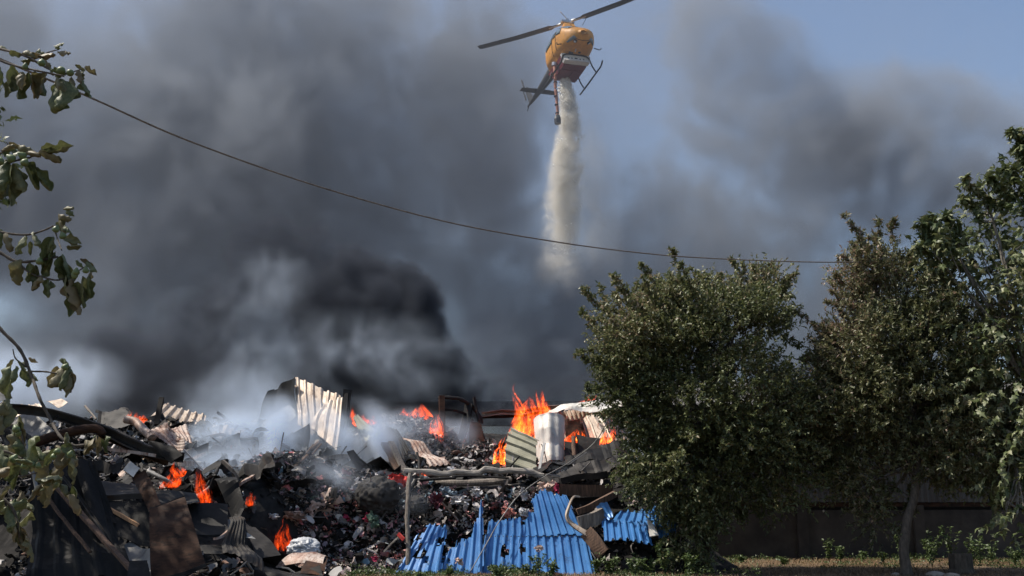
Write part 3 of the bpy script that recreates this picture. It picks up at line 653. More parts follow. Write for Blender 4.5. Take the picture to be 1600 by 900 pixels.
for sgn in (1, -1):
    f = (lambda a: a) if sgn > 0 else (lambda a: 180-a)
    hull_patch(.62, 1.85, f(42), f(86), 'windscreen', 'glass')
    hull_patch(.22, .80, f(-52), f(-24), 'chin_window', 'glass', shape=lambda t: (f(-52+14*t), f(-24-6*t)))
    hull_patch(1.35, 1.95, f(10), f(34), 'door_window', 'glass'); hull_patch(2.15, 2.62, f(10), f(32), 'door_window', 'glass')
    hull_patch(2.85, 4.05, f(4), f(31), 'cargo_door_window', 'glass')
    d = hull_patch(2.72, 2.75, f(-34), f(38), 'door_seam', 'heli_black', .012); hull_patch(2.05, 2.08, f(-30), f(38), 'door_seam', 'heli_black', .012)
hull_patch(.27, .30, -150, -30, 'nose_seam', 'heli_black', .012)
def on_belly(y, th, r, name, mat, d=.05):
    p = Vector(hull(np.array([y]), np.array([R(th)]), 0)[0]); q = Vector(hull(np.array([y]), np.array([R(th)]), .3)[0]); dr = (q-p).normalized()
    return MB().tube([p-dr*.04, p+dr*d, p+dr*(d+.005)], r, 14, [1, 1, .7]).build(name, M[mat], heli)
for th in (-62, -118):
    on_belly(.42, th, .13, 'landing_light', 'heli_black', .06); on_belly(.42, th, .085, 'light_lens', 'lamp', .075)
on_belly(1.05, -95, .05, 'antenna', 'steel', .22); on_belly(1.35, -88, .09, 'drain', 'heli_black', .03); on_belly(1.5, -104, .12, 'belly_marking', 'heli_grey', .012); on_belly(1.5, -97, .09, 'belly_marking', 'heli_grey', .012)
# cowling, mast, rotor
MB().box((0, 0.9, 1.62), (1.0, 3.4, .85), taper=.72).build('engine_cowling', M['yellow'], heli)
MB().tube([(0, 0, 1.8), (0, 0, 2.35)], .09, 12).build('mast', M['steel'], heli)
hub = MB().box((0, 0, 2.32), (.95, .34, .16)).box((0, 0, 2.46), (.2, .2, .25)).build('rotor_hub', M['steel'], heli)
RA = R(-46)    # which way the blades point
MB().tube([Vector((math.cos(RA+math.pi/2)*s_*1.1, math.sin(RA+math.pi/2)*s_*1.1, 2.6)) for s_ in (-1, 1)], .03, 6).build('stabiliser_bar', M['steel'], heli)
for s_ in (0, math.pi):
    a = RA+s_; d = Vector((math.cos(a), math.sin(a), 0)); w = Vector((-math.sin(a), math.cos(a), 0)); V = []; F = []
    rs = [.5, 1.1, 1.35, 4.0, 7.1, 7.3]; cw = [.14, .16, .29, .29, .28, .22]
    for r, c in zip(rs, cw):
        z = 2.32+.012*r*r*.55; p = d*r+Vector((0, 0, z)); V += [p-w*c, p-w*c*.3+Vector((0, 0, .045)), p+w*c+Vector((0, 0, .0)), p-w*c*.3-Vector((0, 0, .035))]
    for i in range(5):
        for j in range(4): F.append((i*4+j, i*4+(j+1) % 4, (i+1)*4+(j+1) % 4, (i+1)*4+j))
    F += [(3, 2, 1, 0), (20, 21, 22, 23)]
    bl = MB().add(V, F).build('rotor_blade', M['heli_grey'], heli)
    MB().tube([d*.35+Vector((0, 0, 2.32)), d*1.45+Vector((0, 0, 2.34))], .10, 8, [1, .6]).build('blade_grip', M['steel'], bl)
# tail
MB().add([(-.05, 7.9, .5), (.05, 7.9, .5), (.05, 8.9, .55), (-.05, 8.9, .55), (-.04, 9.3, 2.25), (.04, 9.3, 2.25), (.04, 9.9, 2.3), (-.04, 9.9, 2.3)], [(0, 3, 2, 1), (4, 5, 6, 7), (0, 1, 5, 4), (1, 2, 6, 5), (2, 3, 7, 6), (3, 0, 4, 7)]).build('tail_fin', M['heli_grey'], heli)
for sx in (-1, 1):
    MB().add([(sx*.1, 6.2, .40), (sx*1.45, 6.35, .40), (sx*1.45, 6.95, .42), (sx*.1, 7.0, .42), (sx*.1, 6.4, .47), (sx*1.45, 6.5, .45), (sx*1.45, 6.8, .45), (sx*.1, 6.9, .47)], [(0, 3, 2, 1), (4, 5, 6, 7), (0, 1, 5, 4), (1, 2, 6, 5), (2, 3, 7, 6), (3, 0, 4, 7)]).build('tail_stabiliser', M['heli_grey'], heli)
for s_ in (1, -1):
    MB().box((-.22, 9.6+s_*.35*.5, 2.1+s_*.62), (.04, .2, 1.2), Matrix.Rotation(R(-30), 4, 'X')).build('tail_rotor_blade', M['heli_grey'], heli)
MB().tube([(0, 9.0, .55), (0, 9.6, .25)], .03, 6).build('tail_skid', M['heli_black'], heli)
# belly tank and snorkel
def frustum(y0, y1, z0, z1, w0, w1, dy=.1):
    return [(-w0, y0+dy, z0), (w0, y0+dy, z0), (w0, y1-dy*3, z0), (-w0, y1-dy*3, z0), (-w1, y0, z1), (w1, y0, z1), (w1, y1, z1), (-w1, y1, z1)]
BF = [(0, 3, 2, 1), (4, 5, 6, 7), (0, 1, 5, 4), (1, 2, 6, 5), (2, 3, 7, 6), (3, 0, 4, 7)]
tank = MB().add(frustum(-1.15, 1.75, -1.72, -1.0, .82, 1.0, .22), BF).build('belly_tank', M['tank_red'], heli)
MB().add(frustum(-1.22, -.93, -1.66, -.99, .90, 1.04, .20), BF).build('tank_band', M['tank_white'], tank)
for x in (-.55, -.3, 0, .3, .55):
    MB().box((x, -1.20, -1.36), (.10 if x else .18, .12, .14 if x else .2)).build('tank_fitting', M['heli_black'], tank)
for sx in (-1, 1): MB().box((sx*.42, .35, -1.76), (.66, 1.5, .05)).build('drop_door', M['tank_red'], tank).rotation_euler = (0, 0, 0)
for sx in (-1, 1):
    sk = MB().tube(bend([(sx*1.42, -2.45, -1.95), (sx*1.42, -2.15, -2.18), (sx*1.42, -1.6, -2.22), (sx*1.42, 1.9, -2.22)], 5), .055, 8).build('skid', M['heli_black'], heli)
    MB().box((sx*1.42, .4, -2.24), (.10, 1.6, .05)).build('wear_shoe', M['heli_black'], sk)
for y in (-1.25, 1.05):
    MB().tube(bend([(-1.42, y, -2.20), (-1.15, y, -1.75), (-.85, y, -1.12), (0, y, -1.02), (.85, y, -1.12), (1.15, y, -1.75), (1.42, y, -2.20)], 5), .05, 8).build('cross_tube', M['heli_black'], heli)
for sx in (-1, 1):
    MB().tube([(sx*1.18, -1.7, -.6), (sx*1.55, -1.8, -.75), (sx*1.62, -1.95, -.7)], .035, 6).build('step', M['heli_black'], heli)
MB().tube([(.35, -1.9, .95), (.5, -2.3, 1.3)], .02, 6).build('wire_cutter', M['heli_black'], heli)
W0 = heli.matrix_world.inverted()
hp = [W0 @ at(*p) for p in ((866, 99, 64.6), (867, 115, 64.4), (868, 140, 64.3), (870, 165, 64.2), (871, 183, 64.1))]
hz = MB().tube(bend(hp, 8, .03, 3), .105, 10).build('snorkel_hose', M['hose'], heli, smooth=True)
for p in ((867.5, 128, 64.35), (868.3, 150, 64.25), (869.5, 163, 64.2), (870.6, 176, 64.15)):
    a = W0 @ at(*p); b_ = W0 @ at(p[0]+.1, p[1]+1.6, p[2]); MB().tube([a, b_], .135, 10).build('hose_collar', M['heli_black'], hz)
MB().tube([W0 @ at(870.8, 180, 64.1), W0 @ at(871.2, 186, 64.1), W0 @ at(871.5, 193.5, 64.1)], .22, 10, [.7, 1.1, 1.0]).build('snorkel_pump', M['heli_grey'], hz)
MB().tube([W0 @ at(866.3, 98, 64.6), W0 @ at(866, 103, 64.6)], .19, 10).build('hose_collar', M['steel'], hz)
# ------------------------------------------------------------------ wreckage: sheets, beams, posts
# blue corrugated sheets leaning on the bank
def blue_cut_main(U, V):
    e = .02*vn1(U*40, 1, 3)
    top = np.interp(U, [0, .04, .22, .30, .34, .42, .47, .50, .56, .60, .70, .80, 1], [.36, .34, .31, .27, .33, .26, .10, .05, .03, .0, .0, .0, .0])+e*1.4
    bot = 1-np.interp(U, [0, .10, .15, .20, .30, .36, .40, .45, 1], [0, 0, .02, .09, .07, .10, .08, .01, 0])-np.abs(e)
    hole = (((U-.185)/.028)**2+((V-.74)/.05)**2 < 1)|(((U-.315)/.022)**2+((V-.72)/.06)**2 < 1)|(((U-.455)/.018)**2+((V-.30)/.05)**2 < 1)
    return (V < top)|(V > bot)|hole
bs = empty('blue_sheeting', gp(840, 21.2), 'big bright blue corrugated metal sheet leaning on the bank, right below the burning shed', 'metal sheet')
sheet('upper_panel', None, None, [(772, 765, 22.25), (880, 765, 22.25), (916, 838, 21.6), (760, 838, 21.6)], 'blue', parent=None, ribs=13, rib_h=.045, amp=.03, crease=.012, seed=4, nv=44, rag=.02,
      cut=lambda U, V: (V < np.interp(U, [0, .08, .2, .32, .42, .45, .52, .56, .62, .72, .86, 1], [.68, .70, .66, .60, .66, .55, .22, .18, .08, .04, .12, .14])+.05*vn1(U*50, 1, 5))|(((U-.50)/.03)**2+((V-.42)/.10)**2 < 1)|(((U-.37)/.02)**2+((V-.72)/.06)**2 < 1))
up = col.objects[-1] if False else bpy.data.objects['upper_panel']
low = sheet('lower_panel', None, None, [(758, 836, 21.63), (917, 836, 21.63), (931, 899, 21.0), (748, 902, 21.0)], 'blue', ribs=13, rib_h=.045, amp=.03, crease=.012, seed=6, nv=40, rag=.012,
      cut=lambda U, V: (V > np.interp(U, [0, .1, .14, .2, .3, .4, .46, 1], [1, 1, .92, .80, .84, .78, .95, 1.0])+.02*vn1(U*60, 1, 8))|(((U-.20)/.035)**2+((V-.42)/.16)**2 < 1)|(((U-.365)/.022)**2+((V-.36)/.15)**2 < 1))
def adopt(o, root):
    mw = o.matrix_world.copy() if False else Matrix.Translation(o.location)
    o.parent = root; o.matrix_parent_inverse = Matrix.Identity(4); o.location = mw.translation - Vector(root.location)
for o in (up, low): adopt(o, bs)
m = MB()
for k in range(26):
    p = at(762+k*6.1, 838, 21.52); m.box((p.x, p.y-.03, p.z), (.022, .014, .022))
adopt(m.build('screw_row', M['grey_metal'], None, (0, 0, 0)), bs)
sheet('blue_sheet', 'blue corrugated sheet at the left, its top buried under charred clothes, overlapping the big one', 'metal sheet',
      [(708, 765, 22.2), (754, 770, 22.0), (757, 900, 20.85), (640, 902, 20.9)], 'blue', ribs=8, rib_h=.045, amp=.04, crease=.02, seed=11, nv=50, rag=.03,
      cut=lambda U, V: V < np.interp(U, [0, .12, .25, .4, .5, .62, .75, .85, .93, 1], [.80, .78, .72, .80, .66, .60, .55, .38, .16, .12])+.09*vn1(U*30, 1, 9), group=None)
sheet('blue_sheet', 'torn end piece of blue sheet lowest at the left, half buried beside the grey post', 'metal sheet',
      [(660, 822, 21.7), (700, 822, 21.7), (690, 901, 20.75), (612, 901, 20.75)], 'blue', ribs=5, rib_h=.045, amp=.06, crease=.03, seed=12, nv=30, rag=.05,
      cut=lambda U, V: vf(np.stack([U*3, V*3, 0*U], -1), 1.3, 5) > .34-.3*(1-V))
sheet('blue_sheet', 'smaller crumpled blue corrugated sheet fallen left of the bushy tree', 'metal sheet',
      [(940, 812, 21.6), (1012, 816, 21.5), (1020, 852, 21.1), (942, 856, 21.1)], 'blue', ribs=7, rib_h=.05, amp=.09, crease=.05, seed=13, nv=34, rag=.05,
      cut=lambda U, V: V > .93+.09*vn1(U*24, 1, 9))
sheet('blue_sheet', 'folded blue roof edge lying flat above the smaller crumpled blue sheet', 'metal sheet',
      [(966, 800, 22.2), (1030, 790, 22.3), (1034, 822, 21.5), (952, 820, 21.5)], 'blue', ribs=6, rib_h=.05, amp=.06, crease=.04, seed=14, nv=26, rag=.06)
sheet('blue_sheet', 'shredded blue sheet scrap showing through the leaves of the bushy tree', 'metal sheet',
      [(1018, 798, 22.0), (1060, 788, 22.0), (1058, 830, 21.6), (1028, 842, 21.5)], 'blue', ribs=4, rib_h=.05, amp=.16, crease=.08, seed=15, nv=26, rag=.10)
sheet('blue_sheet', 'curled blue strip hooked over the brown box beam', 'metal sheet', [(934, 795, 21.7), (952, 788, 21.6), (957, 806, 21.4), (950, 812, 21.4)], 'blue', ribs=1, rib_h=.05, amp=.08, crease=.08, seed=16, nv=12, curl=.12)
sheet('white_plate', 'small dirty white board leaning at the end of the smaller blue sheet', 'board', [(1011, 812, 21.3), (1018, 816, 21.3), (1030, 836, 21.1), (1016, 838, 21.1)], 'white_metal', amp=.02, crease=.02, thick=.03)

# tall pale corrugated sheet and its neighbours
sheet('scorched_sheet', 'tall upright cream-coloured corrugated sheet standing out of the centre of the heap', 'metal sheet',
      [(459, 588, 27.2), (532, 618, 26.5), (527, 700, 25.3), (468, 672, 26.0)], 'pale_metal', ribs=6, rib_h=.06, amp=.06, crease=.07, seed=21, nv=44, rag=.03, kind='trap', warpuv=.03,
      cut=lambda U, V: V > .97+.10*vn1(U*18, 1, 2))
sheet('scorched_sheet', 'second cream sheet overlapping the lower right of the tall one', 'metal sheet',
      [(505, 640, 26.4), (534, 619, 26.3), (529, 708, 25.0), (484, 668, 25.8)], 'pale_metal', ribs=3, rib_h=.05, amp=.05, crease=.06, seed=22, nv=36, rag=.03, warpuv=.03)
sheet('scorched_sheet', 'folded left-facing flank of the tall cream sheet, coloured black for its shade', 'metal sheet',
      [(420, 611, 27.6), (460, 588, 26.7), (466, 650, 26.6), (402, 652, 27.9)], 'black_metal', ribs=0, amp=.08, crease=.05, seed=23, nv=20, rag=.02)  # blackened steel colour stands in for the shade on the left-facing side
sheet('scorched_sheet', 'darkened grey-brown sheet below the tall cream one', 'metal sheet',
      [(468, 668, 26.3), (500, 676, 26.2), (522, 716, 25.9), (486, 708, 25.9)], 'dark_metal', ribs=2, amp=.07, crease=.06, seed=24, rag=.05)
beam('steel_post', 'black upright steel post touching the right edge of the tall cream sheet', 'post', [(543, 615, 26.2), (537, 670, 26.1), (529, 722, 26.0)], .15, .13, 'black_metal', 'I')
beam('steel_plate', 'flat steel cap plate on top of the black post beside the cream sheet', 'plate', [(536, 615, 26.2), (549, 616, 26.2)], .06, .22, 'dark_metal', 'box')
sheet('curled_sheet', 'pale curled sheet strip sweeping down left from the tall cream sheet', 'metal sheet', [(400, 668, 27.4), (462, 638, 27.0), (464, 652, 26.6), (392, 690, 26.9)], 'grey_metal', amp=.06, crease=.08, seed=31, curl=.15, rag=.04)
sheet('curled_sheet', 'brownish scorched sheet sagging under the pale curled strip', 'metal sheet', [(412, 672, 26.6), (462, 655, 26.3), (472, 690, 26.0), (440, 688, 26.0)], 'dark_metal', amp=.10, crease=.08, seed=32, rag=.06)
beam('timber', 'thin pale lath pointing up left of the curled strip', 'lath', [(376, 682, 27.2), (416, 655, 27.0)], .05, .03, 'ash_wood')
beam('timber', 'thin dusty lath lying low left of the crumpled ash-grey sheet', 'lath', [(403, 696, 26), (432, 683, 25.9)], .05, .03, 'ash_wood')
beam('timber', 'thick brown timber leaning up from the smoke towards the tall cream sheet', 'timber', [(428, 748, 24.4), (462, 720, 24.8), (498, 693, 25.3)], .15, .12, 'brown_wood', 'log')
beam('timber', 'slimmer timber just under the thick brown leaning one', 'timber', [(420, 752, 24.1), (452, 737, 24.4), (480, 712, 24.9)], .08, .08, 'brown_wood', 'log')
beam('bright_bar', 'short shiny metal bar at the foot of the tall cream sheet', 'bar', [(503, 706, 25.5), (517, 696, 25.5)], .05, .05, 'white_metal')
sheet('crumpled_sheet', 'crumpled ash-grey sheet left of the thick brown timber', 'metal sheet', [(434, 692, 25.6), (452, 684, 25.7), (474, 706, 25.2), (446, 716, 25.0)], 'grey_metal', amp=.14, crease=.14, seed=33, rag=.08)
sheet('crumpled_sheet', 'long low grey sheet just above the bent pale pipe', 'metal sheet', [(372, 700, 25.4), (432, 694, 25.4), (440, 712, 25.0), (380, 712, 25.0)], 'grey_metal', amp=.10, crease=.09, seed=34, rag=.07)
beam('bent_pipe', 'long pale bent pipe running down right through the smoke', 'pipe', [(366, 713, 24.6), (392, 713, 24.5), (418, 718, 24.4), (450, 732, 24.1), (498, 757, 23.6)], .075, .075, 'white_metal', 'round')
beam('bent_pipe', 'wavy grey pipe across the middle of the left heap', 'pipe', [(298, 682, 24.9), (315, 697, 24.7), (330, 706, 24.6), (347, 709, 24.5), (366, 709, 24.5)], .06, .06, 'grey_metal', 'round')
beam('thin_rod', 'thin dark rod leaning between the wavy pipe and the black folded sheet', 'rod', [(351, 709, 24.4), (366, 745, 23.6), (384, 795, 22.6)], .05, .04, 'dark_metal')
beam('thin_rod', 'thin rod frame corner above the bent pale pipe', 'rod', [(368, 716, 24.3), (366, 694, 24.5), (384, 697, 24.5), (404, 697, 24.4)], .035, .035, 'dark_metal', 'box', n=4)
beam('thin_rod', 'dark twisted strip right of the wavy pipe', 'rod', [(362, 708, 24.3), (376, 722, 24), (388, 733, 23.7)], .12, .05, 'black_metal', 'angle', twist=1.5)

# olive / black folded roof pieces, centre
sheet('folded_sheet', 'pale olive sheet folded down right of the black post', 'metal sheet', [(549, 659, 26.6), (556, 657, 26.8), (594, 674, 26.3), (572, 690, 25.9)], 'olive_metal', ribs=2, rib_h=.05, amp=.04, crease=.04, seed=41, curl=.1)
sheet('black_sheet', 'big charred black sheet like a tent, right of the black post', 'metal sheet', [(556, 706, 25.6), (604, 667, 26.3), (630, 696, 25.6), (548, 770, 24.4)], 'char', amp=.08, crease=.09, seed=42, nv=20, rag=.03)
sheet('black_sheet', 'charred black sheet hanging from the ridge of the tent-like one', 'metal sheet', [(604, 667, 26.2), (622, 673, 26.0), (642, 706, 25.4), (622, 730, 25.2)], 'char', ribs=4, rib_h=.05, amp=.05, crease=.05, seed=43)
sheet('black_sheet', 'small black sheet propped at the foot of the black post', 'metal sheet', [(537, 690, 25.7), (560, 676, 25.9), (566, 712, 25.4), (536, 742, 25)], 'black_metal', amp=.06, crease=.06, seed=44)
beam('burnt_plank', 'broad bark-like scorched plank leaning left, resting on the clothes', 'plank', [(602, 692, 24.9), (618, 722, 24.4), (634, 760, 23.7), (637, 784, 23.3)], .24, .07, 'brown_wood', 'box', jit=.03, twist=.5, seed=3)
beam('burnt_plank', 'split grey half of the scorched plank beside it', 'plank', [(611, 692, 24.8), (628, 730, 24.2), (640, 765, 23.6), (638, 790, 23.2)], .14, .06, 'wood', 'box', jit=.03, twist=-.4, seed=5)
sheet('board', 'broad grey board under the leaning scorched plank', 'board', [(606, 712, 24.8), (620, 720, 24.6), (612, 745, 24.2), (590, 745, 24.3)], 'wood', amp=.05, crease=.03, seed=45, thick=.03)
beam('grey_post', 'tall weathered grey wooden post standing in front of the clothes', 'post', [(635, 900, 20.9), (637, 850, 21.1), (637, 800, 21.3), (641, 738, 21.6), (634, 742, 21.7)][:4], .10, .095, 'wood', 'log', jit=.04, seed=8)
beam('stick', 'thin black stick leaning against the clothes right of the tall grey post', 'stick', [(651, 708, 24.2), (659, 750, 23.4), (669, 780, 22.6), (671, 803, 22.3)], .07, .06, 'char', 'log', jit=.03)
sheet('rusty_sheet', 'brown and white rusted corrugated sheet lying behind the leaning plank', 'metal sheet', [(626, 684, 26.0), (640, 690, 26.1), (704, 727, 25.3), (668, 733, 24.9)], 'rusty_pale', ribs=4, rib_h=.05, amp=.07, crease=.07, seed=46, rag=.04)
beam('ash_log', 'long ash-covered timber lying level across the centre of the heap', 'timber', [(632, 738, 23.6), (700, 737, 23.7), (770, 738, 23.7), (850, 742, 23.7)], .15, .15, 'ash_wood', 'log', jit=.09, seed=12, up=(0, 0, 1))
beam('ash_log', 'second scorched timber just below the long ash-covered one', 'timber', [(668, 756, 23.3), (730, 753, 23.3), (800, 750, 23.4)], .24, .16, 'wood', 'log', jit=.05, seed=15)
beam('black_pipe', 'black pipe running level below the ash-covered timber', 'pipe', [(640, 751, 23.1), (690, 748, 23.1), (712, 747, 23.1)], .07, .07, 'black_metal', 'round')
beam('black_pipe', 'thin black rail continuing right from the black pipe', 'pipe', [(706, 745, 23.1), (740, 744, 23.1), (795, 747, 23.1)], .05, .05, 'black_metal', 'round')
beam('black_pipe', 'black hose-like pipe sagging left in front of the dark bundle', 'pipe', [(650, 750, 22.9), (640, 765, 22.6), (615, 783, 22.3), (588, 797, 22.2), (556, 801, 22.3)], .085, .085, 'black_metal', 'round')
beam('angle_iron', 'pale bent angle iron crossing the end of the black pipe', 'bar', [(631, 768, 22.7), (640, 757, 22.8), (647, 747, 22.9)], .10, .06, 'grey_metal', 'angle')

# upright frame right of the ash heap
beam('rusty_post', 'straight rusty post left of the burnt roof arch', 'post', [(690, 619, 27.6), (691, 670, 27.3), (692, 722, 27.0)], .15, .15, 'rust_metal', 'box')
beam('roof_arch', 'burnt crooked beam arching right from the top of the rusty post', 'beam', [(686, 621, 27.6), (705, 622, 27.7), (724, 627, 27.9), (741, 640, 28.1), (752, 662, 28.1)], .12, .10, 'char', 'log', jit=.06)
beam('roof_arch', 'black leaning truss under the burnt arch', 'beam', [(732, 632, 28), (728, 660, 27.8), (719, 690, 27.6)], .22, .10, 'black_metal', 'I')
beam('roof_arch', 'thin black spike sticking up at the end of the arch', 'beam', [(741, 620, 28.0), (745, 645, 28), (757, 692, 27.8)], .07, .07, 'char', 'box')
beam('roof_arch', 'thin cross bar between the rusty post and the truss', 'beam', [(692, 640, 27.6), (712, 642, 27.7), (730, 648, 27.9)], .06, .06, 'black_metal', 'box')
beam('roof_arch', 'thin reddish strut leaning right of the black truss', 'beam', [(738, 655, 27.8), (730, 690, 27.6)], .06, .05, 'rust_metal', 'box')
sheet('dark_curtain', 'dim reddish scorched sheet hanging right of the truss', 'metal sheet', [(735, 655, 28.3), (752, 655, 28.4), (760, 712, 28.1), (730, 712, 28.1)], 'rust_metal', amp=.06, crease=.05, seed=51, rag=.04)
beam('red_girder', 'dim reddish girder lying in the gap left of the lower flame', 'beam', [(745, 702, 28.6), (790, 694, 28.6)], .09, .10, 'rust_metal', 'I')

# burning shed end, right
sh = [('ribbed_roofing', 'warped cream ribbed roof side of the burning shed, just left of the bushy tree', [(858, 645, 28.4), (975, 630, 28.4), (985, 690, 27.9), (880, 690, 27.9)], 'pale_metal', 17, .05, .03, 61, .02)]
for n_, lb, q, mt, rb, am, cr, sd, rg in sh: sheet(n_, lb, 'metal sheet', q, mt, ribs=rb, rib_h=.05, amp=am, crease=cr, seed=sd, rag=rg, nv=18)
sheet('roof_edge', 'wavy white-edged roof strip along the top of the burning shed', 'metal sheet', [(862, 636, 28.3), (970, 622, 28.3), (972, 636, 27.9), (856, 648, 27.9)], 'white_metal', amp=.12, crease=.05, seed=62, rag=.04, nv=10, f=1.6)
beam('gutter', 'long pale dusty gutter running left from the burning shed roof', 'gutter', [(752, 648, 28.6), (800, 644, 28.6), (835, 641, 28.5), (872, 635, 28.4)], .22, .14, 'ash_wood', 'chan', jit=.05, seed=21)
beam('gutter', 'dark girder under the long pale gutter', 'gutter', [(752, 652, 28.7), (800, 650, 28.7), (850, 645, 28.6)], .10, .08, 'black_metal', 'I', jit=.03)
sheet('bulging_sheet', 'white scorched sheet bulging like a barrel in the middle of the burning shed', 'metal sheet', [(834, 655, 27.0), (882, 652, 27.0), (881, 724, 26.4), (840, 732, 26.3)], 'white_metal', ribs=3, rib_h=.035, kind='sine', amp=.05, crease=.03, seed=63, bulge=.28, nv=30)
sheet('fan_sheet', 'olive-grey curved sheet with fanned ribs left of the barrel-like white sheet', 'metal sheet', [(790, 732, 26.5), (802, 668, 27.2), (843, 690, 26.9), (842, 748, 26.0)], 'olive_metal', ribs=5, rib_h=.06, amp=.05, crease=.03, seed=64, bulge=.22, nv=30, warpuv=.05)
sheet('burnt_curtain', 'dark red rusted sheet with fire below it, right of the white barrel sheet', 'metal sheet', [(883, 656, 27.4), (908, 655, 27.4), (916, 682, 27.2), (884, 708, 27.0)], 'rust_metal', amp=.10, crease=.10, seed=65, rag=.05)
sheet('roof_flap', 'cream bent roof flap between the dark red sheet and the bushy tree', 'metal sheet', [(912, 655, 27.6), (940, 648, 27.7), (962, 690, 27.0), (925, 692, 26.9)], 'pale_metal', ribs=3, rib_h=.04, amp=.08, crease=.06, seed=66, bulge=.15)
sheet('black_duct', 'black crushed metal box under the cream roof flap', 'metal sheet', [(900, 680, 26.6), (940, 686, 26.5), (946, 706, 26.2), (905, 712, 26.2)], 'dark_metal', amp=.08, crease=.10, seed=67, thick=.03)
sheet('black_duct', 'black hollow side below the dark red sheet', 'metal sheet', [(882, 690, 26.5), (950, 700, 26.4), (950, 728, 25.7), (882, 728, 25.7)], 'char', amp=.08, crease=.08, seed=68)
beam('short_post', 'short charred stub post inside the burning shed opening', 'post', [(896, 683, 26.3), (897, 716, 25.9)], .12, .10, 'brown_wood', 'log')
# layered charred roof slabs
for k, (q, mt, lb) in enumerate([
        ([(818, 738, 24.9), (960, 694, 25.6), (966, 712, 24.9), (822, 752, 24.2)], 'black_metal', 'topmost of the long charred slabs sloping up to the bushy tree'),
        ([(838, 750, 24.3), (968, 712, 24.9), (972, 738, 24.1), (860, 762, 23.7)], 'dark_metal', 'second long charred slab, dusted grey, under the topmost one'),
        ([(865, 765, 23.7), (975, 735, 24.2), (978, 760, 23.4), (880, 772, 23.2)], 'char', 'third charred slab, blackest, above the brown beam')]):
    sheet('charred_slab', lb, 'roof slab', q, mt, ribs=5, rib_h=.04, amp=.10, crease=.09, seed=70+k, rag=.08, thick=.03)
beam('box_beam', 'long brown box beam level above the blue sheets', 'beam', [(874, 765, 22.7), (915, 767, 22.7), (957, 768, 22.8)], .16, .26, 'brown_wood', 'box', jit=.02)
beam('box_beam', 'short grey-brown box beam sloping up right of the big blue sheet', 'beam', [(905, 818, 21.4), (928, 811, 21.5), (949, 800, 21.7)], .14, .27, 'wood', 'box', jit=.01)
beam('box_beam', 'thin dark timber above the short sloping box beam', 'beam', [(902, 800, 22.0), (930, 788, 22.1), (962, 772, 22.3)], .12, .13, 'brown_wood', 'box', jit=.02)
beam('box_beam', 'dark rail running right under the long brown box beam', 'beam', [(890, 782, 22.3), (930, 780, 22.4), (968, 776, 22.6)], .12, .12, 'black_metal', 'chan', jit=.03)
beam('box_beam', 'black timber stacked on the left end of the brown box beam', 'beam', [(876, 752, 23.1), (910, 744, 23.2), (950, 742, 23.3)], .14, .14, 'char', 'box', jit=.03)
sheet('dark_backing', 'soot-black sheet behind the brown beams', 'metal sheet', [(884, 770, 22.9), (975, 762, 23.1), (985, 835, 22.1), (908, 860, 21.9)], 'char', amp=.08, crease=.08, seed=75)
def curled_strip():
    P = bend([at(*p) for p in ((905, 776, 21.5), (896, 777, 21.45), (889, 792, 21.3), (886, 808, 21.2), (895, 820, 21.15), (910, 830, 21.1), (920, 836, 21.1))], 7)
    o = MB().sweep(P, beam_prof('box', .035, .11), up=(0, 1, 0), twist=1.1).build('curled_strip', M['pale_metal'], None, P[-1]); tag(o, 'cream curled metal strip looping over the edge of the big blue sheet', 'metal strip')
curled_strip()
beam('broken_board', 'broken brown board hanging down from the end of the curled strip', 'board', [(915, 832, 21.1), (928, 846, 21.0), (943, 866, 20.9)], .30, .05, 'brown_wood', 'box', jit=.02, up=(0, 1, 0), twist=.5)
beam('thin_rod', 'thin rod leaning below the broken brown board', 'rod', [(924, 862, 20.85), (932, 876, 20.8), (938, 890, 20.7)], .02, .02, 'grey_metal')

# left side, nearer
beam('steel_channel', 'long dark steel channel falling from the upper left to the middle of the left heap', 'beam', [(14, 638, 17.6), (70, 645, 17.6), (120, 658, 17.5), (175, 678, 17.4), (228, 702, 17.3), (284, 716, 17.2)], .16, .17, 'dark_metal', 'chan', jit=.02, seed=3)
beam('steel_channel', 'second steel channel lying close under the long one', 'beam', [(150, 675, 17.7), (200, 697, 17.6), (262, 722, 17.4)], .10, .12, 'rust_metal', 'chan', jit=.02, seed=5)
sheet('box_end', 'dark folded box end where the long steel channel stops', 'metal sheet', [(232, 690, 17.3), (272, 700, 17.2), (287, 713, 17.1), (270, 726, 17.1)], 'black_metal', amp=.03, crease=.05, seed=81, thick=.03)
beam('rusty_gutter', 'thick dark brown half-round pipe sagging at the left, above the dark panel', 'pipe', [(42, 697, 17.0), (80, 683, 17.0), (120, 674, 17.1), (150, 671, 17.2), (162, 680, 17.2)], .17, .17, 'rust_metal', 'round', jit=.02, rs=[1, 1, 1, .9, .6])
beam('flat_bar', 'thin grey-brown bar lying level left of the rust-brown panel', 'bar', [(160, 699, 17.0), (205, 706, 17.0), (243, 712, 17.0)], .05, .05, 'rusty_pale', 'box', jit=.02)
beam('cross_stick', 'short dark stick crossing the long steel channel at the left', 'stick', [(72, 662, 17.2), (90, 648, 17.2)], .05, .05, 'black_metal', 'angle')
sheet('grey_sheet', 'shiny grey crumpled sheet at the far left under the steel channel', 'metal sheet', [(6, 656, 18.2), (50, 643, 18.4), (90, 682, 17.8), (40, 694, 17.5)], 'grey_metal', amp=.08, crease=.12, seed=82, rag=.05)
sheet('grey_sheet', 'small pale crumpled scrap on the skyline at the left edge', 'metal sheet', [(-4, 607, 19.5), (8, 602, 19.5), (16, 618, 19.4), (-4, 626, 19.2)], 'grey_metal', amp=.10, crease=.12, seed=83)
